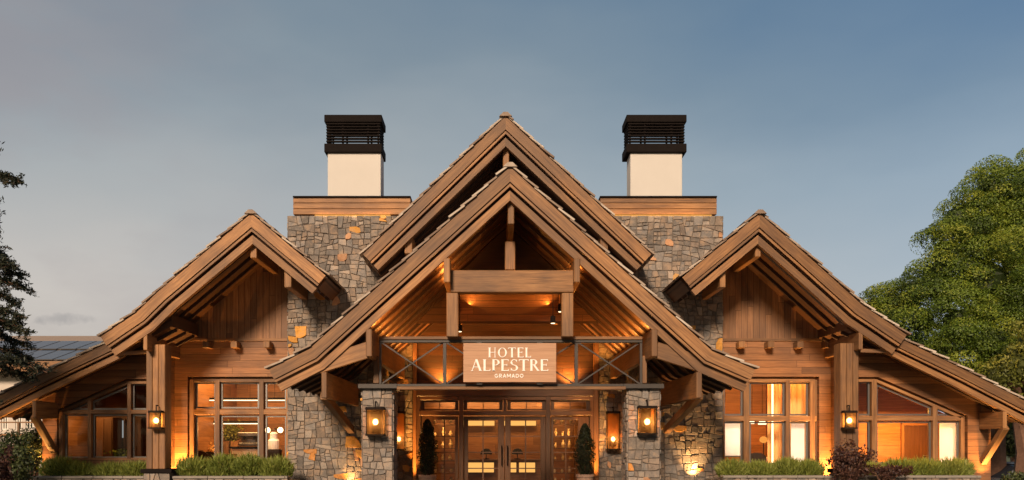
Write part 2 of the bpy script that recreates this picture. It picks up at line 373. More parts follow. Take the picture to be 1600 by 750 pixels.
def roof(hotel, sides, d0, d1, k=1.0, seed=1, raf0=None, raf1=None, rafstep=.5, rd=.06, roff=.34, decks=None, label=None, tdepth=None):
    """sides: outlines (X,Z) apex->eave. Tiles are the part; boards, deck and rafters its sub-parts"""
    rs=random.Random(seed); y0,y1=d0-D,d1-D
    mb=MB()
    for s in sides: tiles(mb,s,y0-.03,(tdepth or d1)-D,rs)
    if len(sides)==2:
        ax,az=sides[0][0]
        y=y0-.06
        while y<y1:
            mb.hexa([(ax-.13,y,az-.02),(ax+.13,y,az-.02),(ax+.13,y+.32,az-.02),(ax-.13,y+.32,az-.02),(ax-.045,y,az+.06),(ax+.045,y,az+.06),(ax+.04,y+.32,az+.045),(ax-.04,y+.32,az+.045)],rnd=rs.random()); y+=.33
    rf=mb.build('gable_roof' if len(sides)==2 else 'lean_to_roof',TILE,hotel)
    for j,s in enumerate(sides):
        mb=MB(); band(mb,s,0.005,.235*k,y0,y0+.05)
        band(mb,s,.252*k,.300*k,y0+.030,y0+.08); 
        mb.build('barge_board',W_BEAM,rf,bevel=.006)
        mb=MB(); band(mb,s,.350*k,.50*k,y0+.09,y0+.20)
        mb.build('barge_rafter',W_BEAM,rf,bevel=.008)
        sk=(decks[j] if decks else s)
        mb=MB(); band(mb,sk,.012,.335*k,y0+.205,y1)
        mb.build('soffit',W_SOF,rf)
        d=(raf0 or d0+.55)
        n=0
        while d<(raf1 or d1)-.1 and n<14:
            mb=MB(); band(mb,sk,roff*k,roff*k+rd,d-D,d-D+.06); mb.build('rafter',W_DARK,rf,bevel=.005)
            d+=rafstep; n+=1
    return rf

# ------------------------------------------------------------------ wall with openings
def wall(mb, x0,x1,z0,top,y0,y1,holes=(),extra=()):
    """top: list of (x,z) describing the top line; holes: (xa,xb,zb,[(x,z)..] top line)"""
    def ev(line,x):
        if x<=line[0][0]: return line[0][1]
        for (a,za),(b,zb) in zip(line,line[1:]):
            if x<=b: return za+(zb-za)*((x-a)/(b-a) if b>a else 0)
        return line[-1][1]
    xs={x0,x1}
    for x,z in top:
        if x0<x<x1: xs.add(x)
    for xa,xb,zb,tl in holes:
        for v in [xa,xb]+[p[0] for p in tl]:
            if x0<v<x1: xs.add(v)
    xs=sorted(xs)
    def quad(a,b,za,zb2,zc,zd):
        for y,fl in ((y0,False),(y1,True)):
            P=[(a,y,za),(b,y,zb2),(b,y,zc),(a,y,zd)]; U=[(a,za),(b,zb2),(b,zc),(a,zd)]
            if fl: P=P[::-1];U=U[::-1]
            mb.face(P,U,.5)
    for a,b in zip(xs,xs[1:]):
        if b-a<1e-6: continue
        m=(a+b)/2; hs=sorted([h for h in holes if h[0]<m<h[1]],key=lambda h:h[2])
        la=lb=z0
        for h in hs:
            if h[2]>la+1e-6: quad(a,b,la,lb,h[2],h[2])
            la,lb=ev(h[3],a),ev(h[3],b)
        quad(a,b,la,lb,ev(top,b),ev(top,a))
    for xa,xb,zb,tl in holes:
        mb.face([(xa,y0,zb),(xb,y0,zb),(xb,y1,zb),(xa,y1,zb)],[(xa,y0),(xb,y0),(xb,y1),(xa,y1)],.5)
        for x in (xa,xb):
            mb.face([(x,y0,zb),(x,y1,zb),(x,y1,ev(tl,x)),(x,y0,ev(tl,x))],[(y0,zb),(y1,zb),(y1,ev(tl,x)),(y0,ev(tl,x))],.5)
        L=[(xa,ev(tl,xa))]+[p for p in tl if xa<p[0]<xb]+[(xb,ev(tl,xb))]
        for p,q in zip(L,L[1:]): mb.face([(p[0],y0,p[1]),(p[0],y1,p[1]),(q[0],y1,q[1]),(q[0],y0,q[1])],[(p[0],y0),(p[0],y1),(q[0],y1),(q[0],y0)],.5)

# ------------------------------------------------------------------ stonework
PALETTE=[(.215,.18,.15),(.24,.20,.17),(.18,.152,.13),(.285,.24,.20),(.225,.175,.14),(.205,.185,.17),(.32,.265,.22),(.26,.20,.155),(.17,.148,.13),(.225,.20,.18)]
ORANGE=[(.68,.32,.06),(.60,.25,.06),(.70,.37,.10),(.48,.25,.13)]
def stones(mb,o,u,v,n,W,H,cell=.25,seed=1,skip=None,orange=.045,depth=.022):
    """irregular laid stones as raised Voronoi cells on the plane o + s*u + t*v, outward n"""
    rs=random.Random(seed); o,u,v,n=map(Vector,(o,u,v,n))
    def cut(poly,p,nx,ny):
        A=[];B=[]
        for q,r in zip(poly,poly[1:]+poly[:1]):
            dq=(q[0]-p[0])*nx+(q[1]-p[1])*ny; dr=(r[0]-p[0])*nx+(r[1]-p[1])*ny
            (A if dq<=0 else B).append(q)
            if (dq<0<dr) or (dr<0<dq) or (dq<=0<dr) or (dr<=0<dq):
                t=dq/(dq-dr); m=(q[0]+(r[0]-q[0])*t,q[1]+(r[1]-q[1])*t); A.append(m); B.append(m)
        return A,B
    cells=[]; st=[[(0,0),(W,0),(W,H),(0,H)]]
    while st:
        p=st.pop(); xs=[q[0] for q in p]; ys=[q[1] for q in p]; w_,h_=max(xs)-min(xs),max(ys)-min(ys)
        ar=abs(sum(a[0]*b[1]-b[0]*a[1] for a,b in zip(p,p[1:]+p[:1])))/2
        if ar<cell*cell*rs.uniform(.22,1.15) and max(w_,h_)<cell*1.8: cells.append(p); continue
        big=ar>cell*cell*40
        a=rs.gauss(0,.05 if big else .13); c=((min(xs)+max(xs))/2+rs.uniform(-.16,.16)*w_,(min(ys)+max(ys))/2+rs.uniform(-.16,.16)*h_)
        nx,ny=(math.cos(a),math.sin(a)) if w_*rs.uniform(.8,1.2)>h_*1.15 else (-math.sin(a),math.cos(a))
        for q in cut(p,c,nx,ny):
            if len(q)>2: st.append(q)
    for poly in cells:
        # mortar joint, and knock off a corner now and then
        if rs.random()<.22 and len(poly)>3:
            k=rs.randrange(len(poly)); a,b,c=poly[k-1],poly[k],poly[(k+1)%len(poly)]; f=rs.uniform(.15,.38)
            poly=poly[:k]+[(b[0]+(a[0]-b[0])*f,b[1]+(a[1]-b[1])*f),(b[0]+(c[0]-b[0])*f,b[1]+(c[1]-b[1])*f)]+poly[k+1:]
        cx=sum(q[0] for q in poly)/len(poly); cy=sum(q[1] for q in poly)/len(poly)
        poly=[(cx+(q[0]-cx)*(1-.007/max(.03,math.hypot(q[0]-cx,q[1]-cy))),cy+(q[1]-cy)*(1-.007/max(.03,math.hypot(q[0]-cx,q[1]-cy)))) for q in poly]
        orgc=rs.choice(ORANGE) if rs.random()<orange else None
        if orgc:
            for _ in range(2):
                k=rs.randrange(len(poly)); a,b,c=poly[k-1],poly[k],poly[(k+1)%len(poly)]; f=rs.uniform(.3,.48)
                poly=poly[:k]+[(b[0]+(a[0]-b[0])*f,b[1]+(a[1]-b[1])*f),(b[0]+(c[0]-b[0])*f,b[1]+(c[1]-b[1])*f)]+poly[k+1:]
        cx=sum(q[0] for q in poly)/len(poly); cy=sum(q[1] for q in poly)/len(poly)
        if skip and skip(cx,cy): continue
        P=[(cx+(q[0]-cx),cy+(q[1]-cy)) for q in poly]
        h=depth*rs.uniform(.5,1.25); tx,ty=rs.uniform(-.05,.05),rs.uniform(-.05,.05)
        ins=.012
        if orgc:
            h+=.014; P=[(cx+(q[0]-cx)*1.42,cy+(q[1]-cy)*1.42) for q in P]
            if min(q[0] for q in P)<0 or max(q[0] for q in P)>W or max(q[1] for q in P)>H: P=[tuple(q) for q in poly]
        T=[]
        for q in P:
            dx,dy=q[0]-cx,q[1]-cy; L=math.hypot(dx,dy) or 1; s=max(L-ins,L*.6)/L
            T.append((cx+dx*s,cy+dy*s,h+dx*tx+dy*ty))
        c=orgc or rs.choice(PALETTE); b=rs.uniform(.68,1.08); c=tuple(x*b for x in c)
        W3=lambda x,y,z=0:o+u*x+v*y+n*z
        B=[W3(*q) for q in P]; TT=[W3(*q) for q in T]
        M=[W3((q[0]*.5+t[0]*.5),(q[1]*.5+t[1]*.5),t[2]*.8) for q,t in zip(P,T)]
        k=len(P)
        mb.face(TT,None,rs.random(),c)
        for a in range(k):
            b_=(a+1)%k
            mb.face([B[a],B[b_],M[b_],M[a]],None,.5,c); mb.face([M[a],M[b_],TT[b_],TT[a]],None,.5,c)
# ------------------------------------------------------------------ windows
def window(hotel, cells, frame_lines, d, fw=.09, fd=.16, jamb=()):
    """cells: pixel polygons of the lights; frame_lines: pixel segments (x0,y0,x1,y1,width_px)"""
    y=d-D+.07
    mb=MB()
    for x0,y0,x1,y1,wp in frame_lines:
        a=px(x0,y0,d); b=px(x1,y1,d); w_=wp*d/F
        mb.beam((a[0],y+fd/2-.05,a[2]),(b[0],y+fd/2-.05,b[2]),fd,w_,up=(0,0,1)) if abs(x1-x0)>abs(y1-y0) else mb.beam((a[0],y+fd/2-.052,a[2]),(b[0],y+fd/2-.052,b[2]),fd+.006,w_,up=(1,0,0))
    for x0,y0,x1,y1,wp in jamb:
        a=px(x0,y0,d); b=px(x1,y1,d); w_=wp*d/F
        mb.beam((a[0],y+.075,a[2]),(b[0],y+.075,b[2]),.05,w_,up=(0,0,1)) if abs(x1-x0)>abs(y1-y0) else mb.beam((a[0],y+.077,a[2]),(b[0],y+.077,b[2]),.046,w_,up=(1,0,0))
    win=mb.build('window',W_BEAM,hotel,bevel=.006)
    for c in cells:
        P=[(pX(a,d),pZ(b,d)) for a,b in c]
        cx=sum(p[0] for p in P)/len(P); cz=sum(p[1] for p in P)/len(P)
        mb=MB(); k=len(P)
        for i in range(k):
            (xa,za),(xb,zb)=P[i],P[(i+1)%k]
            L=math.hypot(xb-xa,zb-za)
            if L<.02: continue
            nx,nz=-(zb-za)/L,(xb-xa)/L
            if nx*(cx-xa)+nz*(cz-za)<0: nx,nz=-nx,-nz
            t=.018; vert=abs(xb-xa)<abs(zb-za); e=.002*i
            mb.beam((xa+nx*t,y+.055+e,za+nz*t),(xb+nx*t,y+.055+e,zb+nz*t),.055,.036,up=(nx,0,nz))
        mb.build('sash',SASH,win)
        mb=MB(); mb.face([(x,y+.065,z) for x,z in P]); mb.build('pane',GLASS,win)
    return win
print('helpers ok')
# ================================================================== SETTING
XC=.2
mb=MB()
def gz(x,y):
    t=min(max((x-11.0)/5.0,0),1); u=min(max((y-1.0)/5.0,0),1)
    return -.45*(t*t*(3-2*t))*(u*u*(3-2*u))
gx=[-900,-300,-120,-60,-30]+list(range(-20,31,2))+[40,60,120,300,900]
gy=[-300,-100,-50,-30]+list(range(-24,41,2))+[60,100,200,500,1500]
for i in range(len(gx)-1):
    for j in range(len(gy)-1):
        q=[(gx[i],gy[j]),(gx[i+1],gy[j]),(gx[i+1],gy[j+1]),(gx[i],gy[j+1])]
        mb.face([(a,b,gz(a,b)) for a,b in q])
def ground_mat():
    m,nt,b=mat('ground_cover')
    o=N(nt,'ShaderNodeTexCoord').outputs['Object']
    n=N(nt,'ShaderNodeTexNoise',i={'Vector':o,'Scale':.6,'Detail':8.0}).outputs[0]; n2=N(nt,'ShaderNodeTexNoise',i={'Vector':o,'Scale':14.0,'Detail':4.0}).outputs[0]
    nt.links.new(ramp(nt,M_(nt,'ADD',M_(nt,'MULTIPLY',n,.6),M_(nt,'MULTIPLY',n2,.4)),[(.35,(.035,.045,.015)),(.6,(.07,.085,.025)),(.8,(.12,.10,.05))]),b.inputs['Base Color'])
    b.inputs['Roughness'].default_value=.95; bump(nt,b,n2,.6,.03); return m
g=mb.build('ground',ground_mat()); tag(g,None,None,kind='structure')
mb=MB(); mb.box(-14,14,-40,-.6,-.01,.02); mb.box(-2.0,2.4,-.6,4.4,-.01,.02)
g=mb.build('driveway',GRILLE); tag(g,None,None,kind='structure')

# ================================================================== HOTEL
H=empty('hotel',(XC,3,0))
tag(H,'alpine style hotel of brown timber and grey fieldstone with steep gabled roofs and two chimneys','hotel')
dS=18.5; dW=18.7; yS=dS-D; yW=dW-D      # stone block plane, wing wall plane
dR=20.5; yR=dR-D                         # door wall plane
# ---- roofs
PL=XZ([(797,260),(483,545),(420,577)],14.9); PR=XZ([(797,260),(1113,548),(1180,577)],14.9)
portico=roof(H,[PL,PR],14.9,20.45,k=.87,seed=3,raf0=15.35,raf1=20.4,rafstep=.60,rd=.05)
GL=XZ([(790,181),(567,397)],17.0); GR=XZ([(790,181),(1018,397)],17.0)
rear=roof(H,[GL,GR],17.0,26,k=.86,seed=5,raf0=17.5,raf1=19,rafstep=.45,tdepth=21)
WLo=XZ([(392.5,333),(247,455),(213,488),(157,526)],16.8); WLi=XZ([(392.5,333),(509,430)],16.8)
WRo=XZ([(1187,333),(1264,401),(1347,476),(1417,523)],16.8); WRi=XZ([(1187,333),(1066,433)],16.8)
wl=roof(H,[WLo,WLi],16.8,25,k=.93,seed=7,raf0=17.3,raf1=18.6,rafstep=.45,tdepth=20)
wr=roof(H,[WRo,WRi],16.8,25,k=.93,seed=9,raf0=17.3,raf1=18.6,rafstep=.45,tdepth=20)
LLd=XZ([(262,487),(157,541),(60,587),(-32,634)],16.95); LRd=XZ([(1330,491),(1407,529),(1508,578),(1632,642)],16.95)
LL=XZ([(190,525),(157,541),(60,587),(-32,634)],16.95); LR=XZ([(1383,517),(1407,529),(1508,578),(1632,642)],16.95)
l1=roof(H,[LL],16.95,25,k=.74,seed=11,raf0=17.4,raf1=18.6,rafstep=.5,decks=[LLd],tdepth=20)
l2=roof(H,[LR],16.95,25,k=.74,seed=13,raf0=17.4,raf1=18.6,rafstep=.5,decks=[LRd],tdepth=20)
# eave tail boards and fascia ends on the portico
for sgn,(xa,ya,xb,yb) in ((-1,(575,531,430,594)),(1,(1025,531,1168,594))):
    mb=MB(); d=15.02
    a=px(xa,ya+15,d); b=px(xb,yb-2,d)
    mb.beam((a[0],a[1]+.06,a[2]),(b[0],b[1]+.06,b[2]),.10,.29); mb.build('tail_board',W_BEAM,portico,bevel=.006)
# ---- purlins: beam ends carried back to the walls
def purlin(parent,x0,y0,x1,y1,d0,d1,m=W_BEAM,name='purlin'):
    mb=MB(); mb.pbox(x0,y0,x1,y1,d0,d1); o=mb.build(name,m,parent,bevel=.012); return o
purlin(portico,793.5,308,803.5,350,15.12,20.4)                 # ridge beam
for x0,x1 in ((693,703),(897,906.5)): purlin(portico,x0,403,x1,441,14.96,20.4)
for x0,x1 in ((571.5,581),(1018,1027.5)): purlin(portico,x0,514,x1,557,14.96,20.4)
for x0,x1 in ((502,510.5),(1088,1097)): purlin(portico,x0,581,x1,622,14.96,18.45)
purlin(rear,786,223,795.5,262,17.25,18.5)
for x0,x1 in ((632,644),(938,950)): purlin(rear,x0,366,x1,396,17.2,18.5)
purlin(wl,391,374,401,403,17.02,18.68); purlin(wl,444,417,455,449,17.0,18.68); purlin(wl,223.5,520,230,547,16.9,18.68)
purlin(wr,1180,372,1189,401,17.02,18.68); purlin(wr,1125,417,1134,449,17.0,18.68); purlin(wr,1342,518,1348.5,546,16.9,18.68)
purlin(l1,50,626,56,653,16.9,17.75); purlin(l2,1567.5,643,1574,670,16.9,17.75)
# knee braces in the purlin planes
def brace(parent,xpx,ypx,d,d2,z2,w_=.14,h=.16):
    X=pX(xpx,d); mb=MB(); mb.beam((X,d-D,pZ(ypx,d)),(X,d2-D,z2),w_,h); return mb.build('knee_brace',W_BEAM,parent,bevel=.01)
brace(portico,506,618,15.5,18.45,pZ(672,18.45)); brace(portico,1092.5,618,15.5,18.45,pZ(672,18.45))
brace(l1,53,650,16.95,17.74,pZ(706,17.74),.13,.13); brace(l2,1571,667,16.95,17.74,pZ(723,17.74),.13,.13)
# horizontal outriggers at the outer posts (short struts under the kick)
for xa,ya,xb,yb in ((184,553,228,550),(1390,549,1345,548)):
    mb=MB(); a=px(xa,ya,17.0); b=px(xb,yb,17.3); mb.beam(a,b,.10,.08); mb.build('strut',W_BEAM,H,bevel=.006)

# ---- portico truss
tr=MB(); tr.pbox(703.5,422,896.5,456.5,15.2,15.45); T=tr.build('tie_beam',W_BEAM,H,bevel=.012)
for x0,x1,ya,yb,dd in ((697.5,716,457,526,15.22),(878,896,457,526,15.22),(789,805,377,421.5,15.75)):
    mb=MB(); mb.pbox(x0,ya,x1,yb,dd,dd+.22); mb.build('truss_post',W_BEAM,T,bevel=.012)
# ---- piers with steel caps and short posts
for x0,x1,seed in ((566,613.5,21),(981,1031,22)):
    d=15.6; X0,X1=pX(x0,d),pX(x1,d); z1=pZ(607,d); y=d-D; dp=.6
    mb=MB(); stones(mb,(X0,y,0),(1,0,0),(0,0,1),(0,-1,0),X1-X0,z1,.215,seed,orange=.03)
    stones(mb,(X0,y+dp,0),(0,-1,0),(0,0,1),(-1,0,0),dp,z1,.215,seed+5,orange=.02)
    stones(mb,(X1,y,0),(0,1,0),(0,0,1),(1,0,0),dp,z1,.215,seed+9,orange=.02)
    stones(mb,(X1,y+dp,0),(-1,0,0),(0,0,1),(0,1,0),X1-X0,z1,.215,seed+12,orange=.02)
    p=mb.build('pier',STONE,H)
    mb=MB(); mb.box(X0+.004,X1-.004,y+.004,y+dp-.004,0,z1-.01); mb.build('pier_core',MORTAR,p)
    mb=MB(); mb.pbox(x0-7,599.5,x1+7,607,d-.12,d+.75); mb.build('pier_cap',STEEL,p,bevel=.008)
for x0,x1 in ((583,592),(1002,1011)):
    mb=MB(); mb.pbox(x0,556,x1,599,15.62,15.85); mb.build('short_post',W_BEAM,H,bevel=.01)
# ---- steel lattice over the entrance
d=15.5; mb=MB()
mb.pbox(592,530.5,1004,535,d,d+.12); 
S=mb.build('steel_truss',STEEL,H,bevel=.004)
mb=MB(); mb.pbox(614,600,981,603.5,d,d+.12); mb.build('bottom_chord',STEEL,S)
mb=MB(); mb.pbox(592,525.5,1004,530.3,d-.03,d+.16); mb.build('timber_rail',W_BEAM,S,bevel=.004)
mb=MB(); mb.pbox(620,603.8,978,608.5,d-.03,d+.16); mb.build('timber_rail',W_BEAM,S,bevel=.004)
for x0,x1 in ((592.5,595.8),(692.3,697.3),(898,903),(1000,1003.5)):
    mb=MB(); mb.pbox(x0,535,x1,600,d+.02,d+.09); mb.build('vertical_bar',STEEL,S)
for xa,xb in ((595.8,692.3),(697.3,797),(797,898),(903,1000)):
    for (ya,yb),dd in (((535,600),.03),((600,535),.07)):
        a=px(xa,ya,d+dd); b=px(xb,yb,d+dd); mb=MB(); mb.beam(a,b,.02,.026); mb.build('diagonal_bar',STEEL,S)

# ---- stone blocks
def block(xo,xi,xu,seed,left):
    """xo outer edge, xi inner edge low, xu inner edge high (metres)"""
    ztop=pZ(337,dS)
    a,b=(xo,xu) if left else (xu,xo)
    if left: sk=lambda s,t:(s+a>xi and t<4.75)
    else: sk=lambda s,t:(s+a<xi and t<4.75)
    mb=MB(); stones(mb,(a,yS,0),(1,0,0),(0,0,1),(0,-1,0),b-a,ztop,.225,seed,skip=sk)
    # return wall into the porch
    if left: stones(mb,(xi,yS,0),(0,1,0),(0,0,1),(1,0,0),dR-dS,5.0,.225,seed+1)
    else: stones(mb,(xi,yR,0),(0,-1,0),(0,0,1),(-1,0,0),dR-dS,5.0,.225,seed+1)
    # outer flank
    if left: stones(mb,(xo,yS+5.5,0),(0,-1,0),(0,0,1),(-1,0,0),5.5,ztop,.225,seed+2,skip=lambda s,t:t<4.6 and s<5.2)
    else: stones(mb,(xo,yS,0),(0,1,0),(0,0,1),(1,0,0),5.5,ztop,.225,seed+2,skip=lambda s,t:t<4.6 and s>.3)
    # porch wall beside the doors
    if left: c,e=xi,pX(645,dR)
    else: c,e=pX(935,dR),xi
    stones(mb,(c,yR,0),(1,0,0),(0,0,1),(0,-1,0),e-c,4.9,.225,seed+3)
    o=mb.build('stone_wall',STONE,H)
    mb=MB(); x0,x1=sorted((xo,xi)); mb.box(x0+.004,x1-.004,yS+.004,yS+5.5,0,ztop-.01)
    x0,x1=sorted((xi,xu)); mb.box(x0-.02,x1,yS+.004,yS+5.5,4.75,ztop-.012)
    mb.box(c-.0,e+.0,yR+.004,yR+.3,0,4.92)
    mb.build('mortar_core',MORTAR,o)
    return ztop
block(pX(450,dS),pX(590,dS),pX(648,dS),101,True)
zt=block(pX(1129,dS),pX(1000,dS),pX(932,dS),211,False)
# ---- parapets with a hidden light line, chimneys
for x0,x1,la,lb in ((458,641,492,610),(938,1120,955,1112)):
    mb=MB(); d=18.62
    for i in range(3):
        ya=308+i*9; mb.pbox(x0,ya+.4,x1,ya+8.8,d+.01*(i%2),d+1.4)
    p=mb.build('parapet',W_BEAM,H,bevel=.006)
    mb=MB(); mb.pbox(x0-.5,306,x1+.5,308,d-.04,d+1.42); mb.build('coping',BLACK,p)
    mb=MB(); mb.box(pX(la,dS),pX(lb,dS),yS-.006,yS+.02,zt+.004,zt+.022); mb.build('led_strip',glow('parapet_led',(1,.45,.10),.9),p)
    lamp('parapet_light','AREA',(pX((la+lb)/2,dS),yS-.02,zt+.03),6,size=(pX(lb,dS)-pX(la,dS)),shape='RECTANGLE',size_y=.03,rot=(R(60),0,0),parent=p)
for x0,x1,cx0,cx1 in ((512,595,506.5,596.5),(985,1066,979,1073)):
    d=19.0; mb=MB()
    X0,X1=pX(x0,d),pX(x1,d); y=d-D; dp=.52
    mb.box(X0,X1,y,y+dp,zt-.5,pZ(237,d)); c=mb.build('chimney',PLASTER,H,bevel=.01)
    A,B=pX(cx0,d-.07),pX(cx1,d-.07); y0=y-.07; y1=y+dp+.1
    mb=MB(); mb.box(A,B,y0,y1,pZ(190.5,d-.07),pZ(179,d-.07)); mb.build('chimney_cap',BLACK,c,bevel=.01)
    mb=MB(); mb.box(A,B,y0,y1,pZ(237.5,d-.07),pZ(224,d-.07)); mb.build('chimney_collar',BLACK,c,bevel=.01)
    for k in range(7):
        z=pZ(221.5-k*4.55,d); h=.030
        mb=MB()
        for s in ((A+.04,B-.04,y0+.03,y0+.055),(A+.04,B-.04,y1-.055,y1-.03),(A+.04,A+.065,y0+.055,y1-.055),(B-.065,B-.04,y0+.055,y1-.055)):
            mb.box(s[0],s[1],s[2],s[3],z-h/2,z+h/2)
        mb.build('louvre',BLACK,c)
    for xx in (A+.07,B-.11,A+(B-A)*.3,A+(B-A)*.74):
        for yy in (y0+.06,y1-.10): mb=MB(); mb.box(xx,xx+.04,yy,yy+.04,pZ(224,d),pZ(190,d)); mb.build('louvre_post',BLACK,c)
    mb=MB(); mb.box(A+.12,B-.12,(y0+y1)/2-.015,(y0+y1)/2+.015,pZ(207,d),pZ(190,d)); mb.build('flue_baffle',BLACK,c)

# ---- rear gable wall (dark boards between the stone blocks)
mb=MB(); apex=(GL[0][0],GL[0][1]-.25)
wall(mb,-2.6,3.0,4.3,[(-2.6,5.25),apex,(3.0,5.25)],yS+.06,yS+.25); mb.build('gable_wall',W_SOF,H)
# ---- porch ceiling, infill and back wall
zc=pZ(482,dR)
mb=MB(); XA,XB=pX(703,14.96),pX(897,14.96)
mb.face([(XA,17.35-D,zc),(XB,17.35-D,zc),(XB,yR,zc),(XA,yR,zc)],[(XA,0),(XB,0),(XB,3),(XA,3)],.4)
mb.face([(XA,17.35-D,zc+.06),(XB,17.35-D,zc+.06),(XB,yR,zc+.06),(XA,yR,zc+.06)],[(XA,0),(XB,0),(XB,3),(XA,3)],.4)
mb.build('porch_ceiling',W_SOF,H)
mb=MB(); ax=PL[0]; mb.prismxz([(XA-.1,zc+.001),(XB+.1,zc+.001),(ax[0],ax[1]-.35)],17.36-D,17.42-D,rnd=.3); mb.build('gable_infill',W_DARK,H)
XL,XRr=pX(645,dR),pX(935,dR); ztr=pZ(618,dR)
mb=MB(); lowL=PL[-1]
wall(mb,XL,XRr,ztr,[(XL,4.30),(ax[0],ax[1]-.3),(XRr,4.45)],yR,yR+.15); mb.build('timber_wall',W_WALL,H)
for x0,x1 in ((645,650.5),(928,935.5)):
    mb=MB(); mb.pbox(x0,535,x1,830,dR-.16,dR-.02); mb.build('door_post',W_SID,H,bevel=.01)

# ---- doors and sidelights
d=dR-.02; y=d-D
mb=MB()
for x0,y0,x1,y1,e in ((650.5,609,928,619,0),(652,619.5,928,625,.03),(655,642,925,649,.01),(650.5,619,657,820,.02),(922,619,928,820,.02),(717,619,724,820,-.01),(853,619,860,820,-.01),(786,625,792,642,.01)):
    mb.pbox(x0,y0,x1,y1,d-.1+e,d+.06+e)
fr=mb.build('door_frame',W_DOOR,H,bevel=.005)
for x0,x1 in ((657,717),(724,786),(792,853),(860,922)):
    mb=MB(); xm=(x0+x1)/2
    mb.pbox(x0+.5,625.5,x0+6,641.5,d+.005,d+.045); mb.pbox(x1-6,625.5,x1-.5,641.5,d+.005,d+.045)
    mb.pbox(x0+6,625.5,x1-6,628.5,d+.007,d+.043); mb.pbox(x0+6,639,x1-6,641.5,d+.007,d+.043); mb.pbox(xm-.7,628.5,xm+.7,639,d+.012,d+.04)
    t=mb.build('transom_window',W_DOOR,fr); mb=MB(); mb.face([px(a,b,d+.03) for a,b in ((x0+1,641),(x1-1,641),(x1-1,626),(x0+1,626))]); mb.build('pane',GLASS,t)
def leaf(x0,x1,sl,srt,name,handle=None):
    mb=MB(); top=650.5 ; gt=656; bot=815
    mb.pbox(x0,top,x0+sl,bot,d+.0,d+.05); mb.pbox(x1-srt,top,x1,bot,d+.0,d+.05)
    mb.pbox(x0+sl,top,x1-srt,gt,d+.002,d+.048); mb.pbox(x0+sl,785,x1-srt,bot,d+.002,d+.048)
    o=mb.build(name,W_DOOR,fr,bevel=.004)
    mb=MB(); xm=(x0+sl+x1-srt)/2
    mb.pbox(xm-.9,gt,xm+.9,785,d+.012,d+.038)
    for yy in (681,706,731,757): mb.pbox(x0+sl,yy,x1-srt,yy+1.6,d+.014,d+.036)
    mb.build('glazing_bar',W_DOOR,o)
    mb=MB(); mb.face([px(a,b,d+.025) for a,b in ((x0+sl,785),(x1-srt,785),(x1-srt,gt),(x0+sl,gt))]); mb.build('pane',GLASS,o)
    if handle:
        mb=MB(); X=pX(handle,d); mb.tube((X,y-.07,1.0),(X,y-.07,1.5),.014); 
        for z in (1.04,1.46): mb.tube((X,y-.07,z),(X,y+.01,z),.01)
        mb.build('handle',BLACK,o)
leaf(658,716,20,5,'side_light'); leaf(724.5,788,7,10,'entrance_door',784); leaf(789,852.5,9,8,'entrance_door',793); leaf(861,921,4,18,'side_light')

